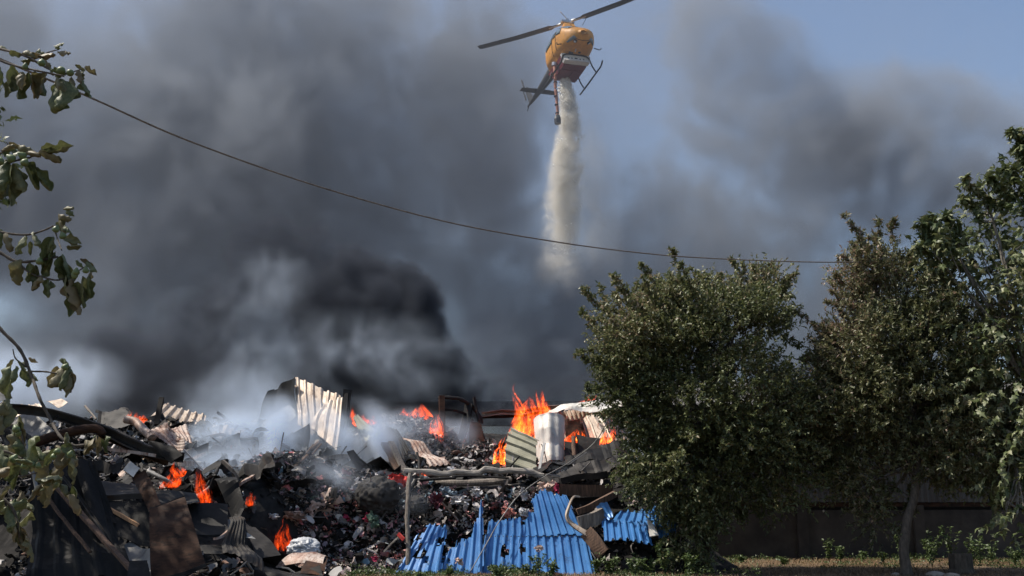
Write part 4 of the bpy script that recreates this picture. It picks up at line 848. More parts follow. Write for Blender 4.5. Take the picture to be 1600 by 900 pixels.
sheet('grey_sheet', 'dark striped sheet below the shiny grey one at the far left', 'metal sheet', [(-10, 660, 17.9), (30, 668, 17.8), (72, 700, 17.2), (20, 720, 17.1)], 'dark_metal', ribs=4, amp=.05, crease=.05, seed=84)
sheet('back_sheet', 'pale ribbed roof sheet in the smoke behind the short black post', 'metal sheet', [(258, 633, 29.5), (322, 650, 29.3), (312, 692, 28.3), (222, 668, 28.4)], 'pale_metal', ribs=6, rib_h=.06, amp=.06, crease=.03, seed=85, rag=.03)
sheet('back_sheet', 'brown ribbed sheet in the smoke above the wavy pipe', 'metal sheet', [(350, 666, 28.5), (388, 688, 28.2), (370, 706, 27.6), (340, 690, 27.9)], 'pale_metal', ribs=4, rib_h=.06, amp=.06, crease=.03, seed=86, rag=.03)
sheet('back_sheet', 'flat cream sheet glimpsed in the white smoke at the left', 'metal sheet', [(72, 628, 27.5), (86, 624, 27.8), (106, 627, 27.4), (92, 636, 27.0)], 'pale_metal', amp=.04, crease=.06, seed=87)
sheet('back_sheet', 'dim grey sheet far left in the white smoke', 'metal sheet', [(10, 640, 27), (60, 628, 27.3), (80, 650, 26.6), (20, 660, 26.4)], 'pale_metal', ribs=5, amp=.08, crease=.06, seed=88)
sheet('back_sheet', 'dark sheet lying behind the reddish tube on the left skyline', 'metal sheet', [(150, 640, 27), (200, 640, 27), (215, 662, 26), (140, 660, 26)], 'dark_metal', amp=.14, crease=.12, seed=89, rag=.1)
beam('short_post', 'short black post sticking up on the left skyline', 'post', [(253, 621, 18.6), (249, 640, 18.5), (245, 664, 18.4)], .085, .07, 'char', 'box')
beam('red_tube', 'reddish scorched tube left of the crumpled rust-white sheet', 'pipe', [(197, 655, 18.2), (214, 660, 18.1), (230, 676, 17.9), (238, 686, 17.8)], .17, .15, 'rusty_pale', 'round', jit=.03)
sheet('dark_lump', 'dark bent plate wrapped round the foot of the short black post', 'metal sheet', [(228, 660, 18.3), (258, 653, 18.4), (266, 676, 18.0), (240, 685, 17.9)], 'char', amp=.16, crease=.20, seed=90)
sheet('crumpled_sheet', 'crumpled rust and white sheet under the short black post', 'metal sheet', [(231, 684, 17.7), (262, 668, 17.9), (290, 688, 17.6), (292, 714, 17.3)], 'rusty_pale', ribs=5, rib_h=.02, kind='sine', amp=.10, crease=.12, seed=91, rag=.03)
sheet('crumpled_sheet', 'rust-brown fluted upper half of the crumpled rust and white sheet', 'metal sheet', [(264, 664, 18.1), (292, 662, 18.2), (302, 700, 17.6), (278, 686, 17.7)], 'rusty_pale', ribs=4, rib_h=.02, kind='sine', amp=.08, crease=.10, seed=92, rag=.04)
beam('thin_rod', 'tall thin grey stake near the left edge in front of the dark panel', 'rod', [(40, 688, 16.4), (50, 730, 16.3), (58, 768, 16.2)], .045, .035, 'grey_metal', 'box')
# dark big panels, lower left
sheet('dark_plate', 'largest soot-black panel leaning at the lower left', 'metal sheet', [(60, 712, 17.1), (148, 722, 17.0), (212, 905, 15.6), (40, 905, 15.5)], 'black_metal', ribs=5, rib_h=.03, amp=.16, crease=.16, seed=93, nv=30, rag=.03)
sheet('dark_plate', 'dark bent panel edge standing right of the largest soot-black panel', 'metal sheet', [(112, 716, 16.9), (142, 720, 16.9), (178, 858, 15.9), (150, 830, 16.0)], 'black_metal', amp=.05, crease=.05, seed=94, nv=20, bulge=.04)
beam('scorched_plank', 'long scorched plank running down over the largest soot-black panel', 'plank', [(72, 742, 16.4), (110, 785, 16.0), (160, 840, 15.6), (214, 900, 15.2)], .10, .04, 'brown_wood', 'box', jit=.02)
beam('scorched_plank', 'thin brown slat beside the long scorched plank', 'plank', [(62, 760, 16.3), (100, 812, 15.9), (140, 862, 15.5)], .05, .03, 'brown_wood', 'box', jit=.02)
beam('scorched_plank', 'thin dark slat at the right of the long scorched plank', 'plank', [(95, 740, 16.4), (130, 786, 16.1), (175, 850, 15.6)], .04, .03, 'dark_metal', 'angle', jit=.02)
sheet('grey_slab', 'thick grey gritty slab lying flat above the thin orange plank', 'slab', [(150, 764, 17.7), (226, 762, 17.8), (236, 783, 16.9), (148, 776, 17.0)], 'dark_metal', amp=.04, crease=.05, seed=95, thick=.09)
beam('orange_plank', 'thin raw orange plank sticking out under the gritty slab', 'plank', [(155, 786, 16.7), (186, 804, 16.6), (216, 822, 16.5)], .05, .05, 'raw_wood', 'box')
sheet('dark_plate', 'black panel in the hollow beneath the gritty slab', 'metal sheet', [(150, 785, 17.0), (232, 790, 16.9), (236, 850, 16.2), (172, 835, 16.3)], 'black_metal', amp=.08, crease=.07, seed=96)
sheet('twisted_strip', 'twisted tan sheet strip hanging over the rust-brown panel', 'metal sheet', [(204, 738, 17.0), (226, 730, 17.1), (252, 792, 16.3), (237, 806, 16.2)], 'rust_metal', amp=.07, crease=.08, seed=97, bulge=.03, nv=20)
sheet('twisted_strip', 'pale kinked scrap at the top of the twisted tan strip', 'metal sheet', [(196, 740, 17.1), (208, 728, 17.2), (221, 736, 17.1), (212, 752, 16.9)], 'white_metal', amp=.06, crease=.12, seed=98)
rp = sheet('rusty_metal_board', 'large rust-brown door-like panel standing in the lower left', 'panel', [(234, 797, 16.0), (289, 777, 16.2), (322, 884, 15.3), (236, 912, 15.1)], 'rust_metal', amp=.06, crease=.03, seed=99, nv=30, rag=.012, warpuv=.02, thick=.02)
e = MB().sweep([at(233, 797, 16.0), at(289, 776, 16.2)], beam_prof('angle', .03, .04)); eo = e.build('top_edge', M['dark_metal']); adopt(eo, rp)
e = MB().sweep([at(252, 906, 15.1), at(290, 896, 15.18), at(322, 883, 15.25)], beam_prof('angle', .05, .06)); eo = e.build('bottom_edge', M['dark_metal']); adopt(eo, rp)
sheet('bent_plate', 'pale grey bent plate on the ground left of the rust-brown panel', 'metal sheet', [(174, 852, 16.2), (205, 842, 16.3), (236, 852, 16.0), (232, 884, 15.6)], 'grey_metal', amp=.10, crease=.10, seed=101, rag=.03)
sheet('bent_plate', 'thin white scrap at the foot of the rust-brown panel', 'metal sheet', [(202, 882, 15.6), (236, 880, 15.6), (236, 894, 15.4), (206, 898, 15.3)], 'white_metal', amp=.06, crease=.10, seed=102, rag=.06)
sheet('bent_plate', 'black bent plate at the bottom edge left of the rust-brown panel', 'metal sheet', [(205, 886, 15.3), (232, 884, 15.3), (238, 910, 15.0), (200, 910, 15.0)], 'char', amp=.10, crease=.10, seed=103)
sheet('black_sheet', 'black sheet with ragged rim right of the rust-brown panel top', 'metal sheet', [(292, 785, 17.6), (356, 790, 17.7), (356, 832, 17.0), (298, 834, 16.9)], 'black_metal', amp=.07, crease=.07, seed=104, rag=.03)
sheet('black_sheet', 'black shelf-like sheet behind the rust-brown panel', 'metal sheet', [(236, 772, 17.9), (306, 768, 18.2), (312, 790, 17.4), (246, 792, 17.2)], 'dark_metal', amp=.06, crease=.06, seed=105, rag=.03)
sheet('black_sheet', 'black folded sheet with a pale rim between the two left fires', 'metal sheet', [(330, 757, 19.8), (366, 749, 20.0), (383, 792, 19.2), (372, 812, 19.0)], 'black_metal', amp=.14, crease=.20, seed=106, rag=.03)
sheet('black_sheet', 'dark crushed plate below the black folded sheet', 'metal sheet', [(300, 828, 17.2), (356, 820, 17.4), (372, 880, 16.4), (312, 868, 16.5)], 'black_metal', amp=.12, crease=.10, seed=107, rag=.05)
sheet('curled_plate', 'curled ribbed grey-brown panel right of the rust-brown one', 'metal sheet', [(356, 812, 17.3), (374, 822, 17.4), (408, 902, 16.2), (342, 872, 16.5)], 'dark_metal', ribs=7, rib_h=.02, amp=.10, crease=.12, seed=108, bulge=.08, nv=24)
sheet('curled_plate', 'upper flap of grey metal over the curled ribbed panel', 'metal sheet', [(352, 806, 17.6), (372, 812, 17.6), (398, 848, 17.0), (366, 834, 17.0)], 'grey_metal', amp=.08, crease=.10, seed=109)
sheet('dark_plate', 'black wedge-shaped panel right of the curled ribbed one', 'metal sheet', [(384, 814, 18.2), (400, 822, 18.2), (440, 866, 17.3), (398, 880, 17.0)], 'char', amp=.04, crease=.05, seed=110)
sheet('bent_plate', 'tan curved plate lying at the bottom, left of the shredded paper heap', 'metal sheet', [(432, 882, 17.6), (468, 866, 17.9), (512, 872, 17.8), (505, 884, 17.4)], 'rusty_pale', amp=.07, crease=.06, seed=111, bulge=.08)
sheet('bent_plate', 'black plate under the tan curved one at the bottom edge', 'metal sheet', [(400, 884, 17.0), (500, 882, 17.1), (512, 912, 16.6), (395, 912, 16.6)], 'black_metal', amp=.08, crease=.10, seed=112)
sheet('bent_plate', 'dark brown plate standing at the right of the tan curved one', 'metal sheet', [(480, 876, 17.6), (512, 872, 17.6), (506, 905, 17.0), (470, 905, 17.0)], 'rust_metal', amp=.08, crease=.08, seed=113)
beam('flat_bar', 'bright edge of a thin bar at the bottom of the dark wedge', 'bar', [(334, 842, 16.9), (346, 838, 16.9), (360, 828, 17.0)], .06, .04, 'rusty_pale', 'box', jit=.02)
beam('timber', 'dusty timber stub pointing up behind the wavy pipe', 'timber', [(133, 634, 26.5), (150, 655, 26)], .06, .06, 'wood', 'log')
# distant wall seen through the smoke
beam('far_wall', 'dim low flat roofline far behind in the smoke at the centre', 'wall', [(430, 655, 49), (560, 648, 49), (1000, 646, 49)], .3, 1.2, 'grey_metal', 'box', jit=.0)
# cables
def cable(name, lab, pts, r, mat, n=14, lay=False):
    P = bend([at(*p) for p in pts], n)
    m = MB().tube(P, r, 7)
    if lay: m.sweep(P, [(r*.5*math.cos(a*2.094), r*1.32+0*a) if a == 0 else (r*.5*math.cos(a*2.094), r*.9+r*.4*math.sin(a*2.094)) for a in range(3)], twist=len(P)*1.2)
    o = m.build(name, M[mat], None, P[0], smooth=True); tag(o, lab, 'cable')
cable('overhead_cable', 'long thin cable sagging across the whole view from the fig branches to the wilting tree', [(-60, 62, 9.0), (0, 92, 9.6), (145, 154, 11.0), (300, 222, 12.6), (500, 292, 14.4), (700, 347, 16.2), (870, 378, 17.6), (1000, 395, 18.6), (1100, 403, 19.4), (1250, 409, 20.4), (1400, 410, 21.4)], .0125, 'wood', 16)
cable('loose_wire', 'thin pale wire hanging from the bushy tree down over the blue sheets', [(963, 606, 22.5), (952, 650, 23.2), (930, 690, 23.6), (890, 722, 23.4), (850, 745, 22.9), (810, 775, 22.0), (780, 815, 21.4), (760, 850, 21.1), (735, 893, 20.8)], .011, 'grey_metal', 10)
# ------------------------------------------------------------------ charred clothes and scraps
def rag_shapes(nv_=10, seed=0, n=5):
    """n small crumpled cloth meshes as (verts, faces)"""
    out = []
    for k in range(nv_):
        u = np.linspace(-1, 1, n+1); U, V = np.meshgrid(u, u, indexing='ij'); q_ = np.maximum(np.abs(U), np.abs(V))/np.maximum(np.sqrt(U*U+V*V), 1e-6); q_ = np.where(q_ > 0, q_, 1); P = np.stack([U*q_, V*q_, 0*U], -1); P = P*(1+.3*vn(unit(P+1e-4)*1.6, 1, seed+k+30))[..., None]
        ang = vn(P, .8, seed+k)*1.0
        P = P + np.stack([vn(P, .9, seed+k*3+1), vn(P, .9, seed+k*3+2), 1.4*vf(P, 1.1, seed+k*3+3)], -1)*.75
        i = np.arange((n+1)**2).reshape(n+1, n+1)
        F = np.array([(i[a, b], i[a+1, b], i[a+1, b+1], i[a, b+1]) for a in range(n) for b in range(n)])
        out.append((P.reshape(-1, 3), F))
    return out
RS = rag_shapes(14, 50)
M['rag'] = by_attr('burnt_cloth', [(0, (.006, .006, .006)), (.46, (.020, .018, .017)), (.60, (.07, .062, .058)), (.72, (.22, .20, .19)), (.82, (.48, .44, .42)), (.87, (.42, .13, .13)), (.91, (.55, .28, .27)), (.95, (.10, .17, .22)), (1, (.62, .55, .46))], .9, 0, .2)
M['rag'].node_tree.nodes['Color Ramp'].color_ramp.interpolation = 'LINEAR'
M['ashy'] = by_attr('white_ash_flakes', [(0, (.008, .008, .008)), (.35, (.03, .028, .026)), (.6, (.13, .12, .115)), (.8, (.38, .37, .36)), (.9, (.20, .12, .09)), (1, (.6, .57, .54))], .9, 0, .2)
M['shreds'] = by_attr('shredded_paper_and_foil', [(0, (.01, .01, .01)), (.4, (.05, .045, .04)), (.65, (.28, .22, .18)), (.8, (.5, .48, .46)), (.93, (.22, .05, .06)), (1, (.6, .58, .55))], .6, 0, .4)
def heap(name, lab, rows, n, size, mat, seed, tone=(0, 1), lift=.12, cat='debris', flat=1.0, pw=1.0):
    """scatter crumpled pieces over the hill where rows (px, py, Y, rx m, ry m, extra height) say"""
    g = np.random.default_rng(seed); w = np.array([r[3]*r[4] for r in rows]); w = w/w.sum()
    k = g.choice(len(rows), n, p=w); C = np.array([list(at(*r[:3])) for r in rows]); Rr = np.array([r[3:5] for r in rows]); Ex = np.array([r[5] for r in rows])
    a = g.uniform(0, 6.283, n); q = np.sqrt(g.random(n)); x = C[k, 0]+np.cos(a)*q*Rr[k, 0]; y = C[k, 1]+np.sin(a)*q*Rr[k, 1]
    z = mound_h(x, y) + Ex[k]*np.sqrt(np.clip(1-q*q, 0, 1)) + g.uniform(-.6, 1, n)*lift
    V, Fc, cs = [], [], []; off = 0
    for i in range(n):
        P, F = RS[int(g.integers(len(RS)))]
        s = size*g.lognormal(0, .42); M3 = Matrix.Rotation(g.uniform(0, 6.28), 3, 'Z') @ Matrix.Rotation(g.uniform(-1.1, 1.1), 3, 'X') @ Matrix.Rotation(g.uniform(-1.1, 1.1), 3, 'Y')
        Q = (P*np.array([1, g.uniform(.4, 1), flat])*s) @ np.array(M3).T + np.array([x[i], y[i], z[i]])
        V.append(Q); Fc.append(F+off); off += len(P); t = tone[0]+(tone[1]-tone[0])*g.random()**pw
        cs += [t]*len(F)
    o = mesh_fast(name, np.concatenate(V), np.concatenate(Fc), cs, M[mat]); o.data.polygons.foreach_set('use_smooth', [True]*len(o.data.polygons)); tag(o, lab, cat, kind='stuff'); return o
heap('burnt_clothes', 'heap of charred black clothes and rags above the blue sheets', [(760, 790, 22.0, 2.3, .55, .10), (700, 775, 22.4, 2.0, .7, .25), (820, 765, 22.6, 1.2, .6, .2), (650, 800, 21.9, 1.3, .5, .1), (700, 830, 21.5, .8, .3, 0)], 6500, .060, 'rag', 1, (0, .97), .10, pw=.8)
heap('burnt_clothes', 'heap of half-burnt coloured clothes in the white smoke at the centre', [(520, 800, 22.6, 1.9, 1.3, .30), (440, 780, 23.4, 1.6, 1.2, .2), (600, 775, 23, 1.2, .9, .35), (380, 760, 24, 1.4, 1.2, .1), (560, 850, 21.6, 1.3, .9, .1), (300, 750, 22.5, 1.8, 1.2, 0)], 7500, .066, 'rag', 2, (0, 1), .12, pw=.75)
heap('ash_heap', 'tall heap of black rags dusted with white ash left of the rusty post', [(650, 690, 27.4, 1.4, 1.1, .75), (720, 700, 27.2, 1.1, .9, .35), (620, 670, 28.2, 1.1, .9, .45), (735, 725, 26, 1.1, .8, .1), (700, 735, 25.4, 2.0, .8, .1)], 6500, .060, 'ashy', 3, (0, 1), .12, pw=1.0)
heap('shredded_scraps', 'heap of shredded paper, foil and ash at the bottom left of the grey post', [(570, 870, 21.3, 1.0, .5, .15), (540, 890, 20.9, .9, .4, .15), (610, 870, 21.3, .5, .4, .05), (480, 860, 21.8, .9, .5, .1)], 3600, .038, 'shreds', 4, (0, 1), .06, pw=.9)
heap('charred_rubble', 'charred black rubble covering the left half of the hill', [(200, 700, 22.5, 4.2, 2.6, .1), (120, 680, 25, 5, 2.6, .2), (330, 700, 25, 3, 2.2, .1), (420, 720, 26, 2, 1.6, .1), (250, 820, 18.6, 3.2, 1.5, 0), (60, 850, 17.5, 2, 1.5, 0), (380, 860, 19.4, 1.8, 1.3, 0)], 8500, .066, 'ashy', 5, (0, 1), .14, pw=1.7)
heap('charred_rubble', 'charred rubble on the right end of the hill by the bushy tree', [(900, 740, 25, 2.2, 1.6, .05), (960, 790, 22.5, 1.5, .8, 0), (930, 840, 21.6, .9, .4, 0), (820, 720, 27, 2, 1.2, 0)], 2600, .07, 'rag', 6, (0, .85), .10, pw=1.2)
heap('scattered_scraps', 'small dark scraps lying on the blue sheets', [(690, 850, 21.3, .7, .25, .25), (720, 830, 21.5, .5, .25, .25)], 260, .06, 'rag', 7, (0, .6), .08)

# straight splinters and bits of metal over everything
def splinters(name, lab, n, seed, rows, mats, L=(.15, .7)):
    g = np.random.default_rng(seed); m = MB(); k = g.integers(0, len(rows), n)
    for i in range(n):
        r = rows[k[i]]; c = at(*r[:3]); x = c.x+g.normal(0, .5)*r[3]; y = c.y+g.normal(0, .5)*r[4]; z = float(mound_h(x, y))+g.uniform(0, .22)
        l = g.uniform(*L); d = Vector((g.normal(), g.normal()*.6, g.normal()*.45)).normalized()*l
        m.sweep([Vector((x, y, z)), Vector((x, y, z))+d*.5+Vector((0, 0, g.normal()*.03)), Vector((x, y, z))+d], beam_prof('box', g.uniform(.015, .07), g.uniform(.01, .03)), c=g.random())
    o = m.build(name, M[mats], attr=True); tag(o, lab, 'debris', kind='stuff')
RR = [(200, 700, 22.5, 4.2, 2.6), (330, 700, 24, 3, 2.2), (450, 730, 24.5, 2.4, 1.6), (250, 800, 19, 2.4, 1.2), (700, 725, 25.5, 2.6, 1.2), (900, 745, 24.4, 1.6, 1.2), (600, 800, 22.4, 1.6, .8), (560, 870, 21.4, 1, .5), (120, 690, 22, 3, 2)]
splinters('splinters', 'splinters, laths and strips of scorched metal strewn over the hill', 520, 21, RR, 'ashy', (.2, .9))

# single garments one can tell apart
M['cloth_red'] = simple('red_cloth', (.42, .03, .03), (.62, .07, .05), 9, .9); M['cloth_white'] = simple('dirty_white_cloth', (.42, .40, .40), (.62, .61, .62), 7, .9)
M['cloth_cream'] = simple('cream_pink_cloth', (.42, .26, .21), (.58, .46, .38), 5, .9); M['cloth_black'] = simple('black_bundle_cloth', (.018, .016, .015), (.05, .045, .04), 7, .85)
M['cloth_pink'] = simple('crimson_cloth', (.30, .02, .06), (.50, .05, .12), 9, .9); M['cloth_salmon'] = simple('salmon_cloth', (.42, .13, .10), (.6, .26, .20), 14, .9)
M['cloth_silver'] = simple('silvery_sheet', (.30, .31, .33), (.48, .49, .5), 5, .5); M['cloth_green'] = simple('dull_green_cloth', (.05, .09, .06), (.10, .16, .11), 7, .9)
M['cloth_maroon'] = simple('maroon_cloth', (.07, .012, .022), (.13, .03, .045), 9, .9); M['cloth_blue'] = simple('grey_blue_cloth', (.10, .14, .18), (.2, .25, .3), 9, .9)
RB = rag_shapes(6, 90, 12)
def garment(px, py, Y, w, h, mat, lab, seed, name='garment', cat='clothing', deep=.6, rough_=.30):
    Y = min(Y, hill_hit(px, py, .16)-.08) if px < 1000 else Y
    c = at(px, py, Y); g = np.random.default_rng(seed); m = MB(); rx, rz = w*1.3*Y/FPX/2, h*1.3*Y/FPX/2
    if mat in ('cloth_black', 'cloth_silver'):
        bm = bmesh.new(); bmesh.ops.create_icosphere(bm, subdivisions=5, radius=1.0); P = np.array([v.co[:] for v in bm.verts])
        n1 = vf(P, 1.3, seed, 2); n2 = 1-np.abs(vf(P, 2.3, seed+5, 3))*2.2; n3 = 1-np.abs(vf(P, 5.0, seed+9, 2))*2.4
        Q = P*(1+rough_*1.3*n1+rough_*.8*n2+rough_*.35*n3)[:, None]*.9
        m.add(Q*np.array([rx, max(rx, rz)*deep, rz])+np.array(c), [tuple(v.index for v in f.verts) for f in bm.faces]); bm.free()
    else:
        for k in range(6):
            P, F = RB[int(g.integers(6))]; P = P + np.stack([vn(P, 2.6, seed+k+j*9) for j in range(3)], 1)*.28
            M3 = Matrix.Rotation(g.uniform(0, 6.28), 3, 'Z') @ Matrix.Rotation(g.uniform(-1.2, 1.2), 3, 'X') @ Matrix.Rotation(g.uniform(-1, 1), 3, 'Y')
            Q = (P*.62) @ np.array(M3).T + g.uniform(-.45, .45, 3); m.add(Q*np.array([rx, max(rx, rz)*deep, rz])+np.array(c), [tuple(f) for f in F])
    V = np.concatenate(m.v); o = m.build(name, M[mat], None, base_of(V), smooth=True); tag(o, lab, cat)
G = garment
G(566, 763, 22.6, 24, 24, 'cloth_white', 'dirty white cloth bundle left of the black bundle', 1); G(590, 775, 22.3, 46, 40, 'cloth_black', 'round black bundle behind the sagging black pipe', 2)
G(622, 748, 22.9, 26, 18, 'cloth_red', 'bright red crumpled garment by the leaning scorched plank', 3); G(634, 757, 22.8, 16, 20, 'cloth_red', 'lower bright red garment against the leaning plank', 4)
G(553, 776, 22.7, 16, 22, 'cloth_salmon', 'salmon pink rag below the white bundle', 5); G(560, 789, 22.5, 20, 14, 'cloth_salmon', 'salmon rag at the bottom left of the black bundle', 6)
G(585, 748, 23.3, 38, 18, 'cloth_white', 'ash-grey cloth on top of the black bundle', 7); G(500, 785, 22.9, 46, 34, 'cloth_cream', 'large cream and pink cloth in the middle of the smoke', 8, deep=.5)
G(482, 795, 22.6, 20, 22, 'cloth_cream', 'cream rag folded on the left of the large cream cloth', 9); G(489, 781, 22.9, 22, 10, 'cloth_green', 'dull green rag at the top left of the large cream cloth', 10)
G(521, 788, 22.7, 14, 16, 'cloth_pink', 'crimson rag right of the large cream cloth', 11); G(534, 811, 22.4, 20, 8, 'cloth_pink', 'flat crimson rag below and right of the large cream cloth', 12)
G(508, 820, 22.3, 18, 22, 'cloth_salmon', 'pink patterned rag hanging below the large cream cloth', 13); G(512, 761, 23.5, 8, 8, 'cloth_red', 'small glowing red rag above the large cream cloth', 14)
G(540, 757, 23.4, 12, 12, 'cloth_green', 'small yellow-green rag left of the white bundle', 15); G(476, 858, 19.9, 34, 22, 'cloth_silver', 'silvery crumpled sheet above the tan curved plate', 16, deep=.7)
G(428, 806, 21.9, 14, 10, 'cloth_white', 'white crumpled cloth just left of the small ground fire', 17); G(455, 806, 22.2, 34, 14, 'cloth_cream', 'pale singed cloth draped above the ground fire', 18)
G(680, 783, 22.0, 18, 24, 'cloth_maroon', 'maroon rag hanging right of the leaning black stick', 19); G(654, 790, 22.0, 24, 20, 'cloth_black', 'grey-black garment left of the maroon rag', 20)
G(700, 771, 22.2, 22, 16, 'cloth_blue', 'grey-blue shirt in the clothes heap above the blue sheets', 21); G(717, 781, 22.0, 30, 12, 'cloth_white', 'pale grey folded shirt below the grey-blue one', 22)
G(745, 767, 22.3, 16, 14, 'cloth_white', 'off-white sleeve in the clothes heap, left of the loose wire', 23); G(793, 801, 21.9, 18, 14, 'cloth_salmon', 'pink rag at the top of the big blue sheet', 24)
G(820, 772, 22.3, 12, 16, 'cloth_white', 'pale rag right beside the loose wire', 25); G(818, 800, 21.9, 14, 12, 'cloth_white', 'grey-white rag lying over the upper edge of the big blue sheet', 26)
G(870, 762, 22.4, 6, 14, 'cloth_pink', 'small bright crimson scrap at the left end of the brown box beam', 27); G(851, 762, 22.5, 22, 16, 'cloth_cream', 'pinkish cream rag smoking above the big blue sheet', 28)
G(842, 858, 21.2, 12, 10, 'cloth_cream', 'cream torn scrap on the lower part of the big blue sheet', 29, deep=.3); G(718, 877, 20.85, 9, 9, 'cloth_cream', 'yellowish lump on the left blue sheet', 30, deep=.8)
G(705, 735, 24.2, 14, 10, 'cloth_white', 'ash-white rag on the ash-covered timber', 31); G(576, 808, 22.1, 12, 10, 'cloth_pink', 'small crimson rag under the sagging black pipe', 32)
G(586, 873, 21.1, 9, 7, 'cloth_pink', 'tiny crimson scrap in the shredded paper heap', 33); G(585, 818, 22.0, 16, 20, 'cloth_green', 'dark green garment below the sagging black pipe', 34)
def handle():
    """hand tool with a pale shaft and a red grip"""
    c = at(614, 848, 21.2); root = empty('broken_tool', c, 'broken tool with pale shaft and red grip leaning on the tall grey post', 'tool')
    m = MB().sweep([at(600, 862, 21.25)-c, at(611, 850, 21.2)-c, at(624, 838, 21.1)-c], beam_prof('box', .045, .03)); m.build('shaft', M['ash_wood'], root)
    MB().sweep([at(622, 834, 21.1)-c, at(631, 843, 21.05)-c], beam_prof('box', .05, .07)).build('grip', M['cloth_red'], root)
handle()

def scraps(name, lab, n, seed, rows, mat, smin, smax, ribs):
    """torn pieces of sheet steel, each bent its own way"""
    g = np.random.default_rng(seed); m = MB(); w = np.array([r[3]*r[4] for r in rows]); k = g.choice(len(rows), n, p=w/w.sum())
    for i in range(n):
        r = rows[k[i]]; c = at(*r[:3]); x = c.x+g.uniform(-1, 1)*r[3]; y = c.y+g.uniform(-1, 1)*r[4]; s_ = g.uniform(smin, smax); nu, nv = 16, 8
        U, V = np.meshgrid(np.linspace(-1, 1, nu+1), np.linspace(-1, 1, nv+1), indexing='ij'); P = np.stack([U*s_*(1+.25*V*g.uniform(-1, 1)), V*s_*g.uniform(.3, .8)*(1+.3*U*g.uniform(-1, 1)), 0*U], -1)
        h = .22*s_*vf(P+i, 1.6/s_*.5, seed) + s_*g.uniform(-.35, .35)*U**2
        for q in range(3):
            a = g.random()*6.28; h = h + s_*.16*(1-4*np.abs(((P[..., 0]*math.cos(a)+P[..., 1]*math.sin(a))*g.uniform(.5, 1.3)/s_+g.random()) % 1-.5))
        if ribs and g.random() < .6: h = h + .02*ribs_profile((U+1)/2, 4)
        P[..., 2] += h; M3 = np.array(Matrix.Rotation(g.uniform(0, 6.28), 3, 'Z') @ Matrix.Rotation(g.uniform(-.2, 1.3), 3, 'X') @ Matrix.Rotation(g.uniform(-.5, .5), 3, 'Y'))
        Q = P.reshape(-1, 3) @ M3.T + np.array([x, y, float(mound_h(x, y))+s_*g.uniform(.0, .45)])
        ix = np.arange((nu+1)*(nv+1)).reshape(nu+1, nv+1); keep = vf(np.stack([U[:-1, :-1], V[:-1, :-1], 0*U[:-1, :-1]+i], -1), 1.5, seed) < .55
        m.add(Q, [(ix[a, b], ix[a+1, b], ix[a+1, b+1], ix[a, b+1]) for a, b in zip(*np.nonzero(keep))])
    o = m.build(name, M[mat]); add_solid(o, .006); tag(o, lab, 'debris', kind='stuff')
SR = [(200, 690, 23.5, 3.6, 2.4), (330, 705, 25, 2.6, 2.0), (430, 725, 25.2, 2.0, 1.6), (350, 790, 21.5, 2.0, 1.4), (230, 790, 18.2, 1.8, 1.0), (130, 680, 21, 2.6, 1.6)]
scraps('torn_sheets', 'torn black sheets strewn over the left half of the hill', 70, 31, SR, 'black_metal', .22, .62, 1)
scraps('torn_sheets', 'torn soot-grey sheets strewn over the left half of the hill', 46, 32, SR, 'dark_metal', .2, .55, 1)
scraps('torn_sheets', 'torn pale grey scraps of sheet strewn over the left half of the hill', 30, 33, SR, 'grey_metal', .12, .36, 1)
scraps('torn_sheets', 'torn rusty scraps of sheet strewn over the hill', 26, 34, SR+[(720, 725, 25.5, 2.2, 1.0), (900, 745, 24.5, 1.4, .9)], 'rusty_pale', .12, .36, 1)
scraps('torn_sheets', 'torn black sheets among the rags on the right half of the hill', 26, 35, [(720, 725, 25.5, 2.2, 1.0), (900, 745, 24.5, 1.6, .9), (950, 800, 22.3, 1.0, .5)], 'black_metal', .15, .45, 1)

g7 = np.random.default_rng(60); LM = [(495, 650, 'the tall cream sheet'), (590, 775, 'the round black bundle'), (318, 702, 'the wavy grey pipe'), (322, 770, 'the tall thin left flame'), (505, 785, 'the large cream cloth'),
    (355, 780, 'the black folded sheet'), (278, 690, 'the crumpled rust-white sheet'), (433, 735, 'the long pale bent pipe'), (446, 840, 'the ground fire'), (572, 672, 'the pale olive folded sheet')]
seen_ = set()
for i in range(34):
    x = g7.uniform(250, 590); y = g7.uniform(665, 770); a = g7.uniform(-1.2, 1.2)+(3.14 if i % 2 else 0); L_ = g7.uniform(30, 85); Y0 = min(26.5, hill_hit(x, y, .2)-.1)
    if Y0 > 40: continue
    dy = L_*math.sin(a)*.6; dx = L_*math.cos(a); zz = g7.uniform(-.8, .3); k = i % 7; lm = min(LM, key=lambda l: (l[0]-x)**2+(l[1]-y)**2)
    side = ('left of' if x < lm[0] else 'right of') if abs(x-lm[0]) > abs(y-lm[1]) else ('above' if y < lm[1] else 'below')
    lb = '%s %s lying %s %s' % ('long' if L_ > 58 else 'short', ['black round timber', 'grey squared timber', 'blackened steel beam', 'dark angle iron', 'rusty square bar', 'grey steel pipe', 'brown round timber'][k], side, lm[2])
    if lb in seen_: continue
    seen_.add(lb)
    beam('charred_beam', lb, 'beam', [(x-dx/2, y+dy/2, Y0+zz*.3), (x+g7.normal(0, 3), y-abs(g7.normal(0, 3)), Y0-.1), (x+dx/2, y-dy/2, Y0-zz)], g7.uniform(.05, .13), g7.uniform(.05, .12), ['char', 'wood', 'black_metal', 'dark_metal', 'rusty_pale', 'grey_metal', 'brown_wood'][k], ['log', 'box', 'I', 'angle', 'box', 'round', 'log'][k], jit=.03, seed=i, group='charred beams on the left heap')
MR = [(470, 715, 25.5, 1.9, 1.3), (400, 690, 26.5, 1.8, 1.2), (560, 725, 24.6, 1.0, .8), (320, 740, 23.5, 1.6, 1.2)]
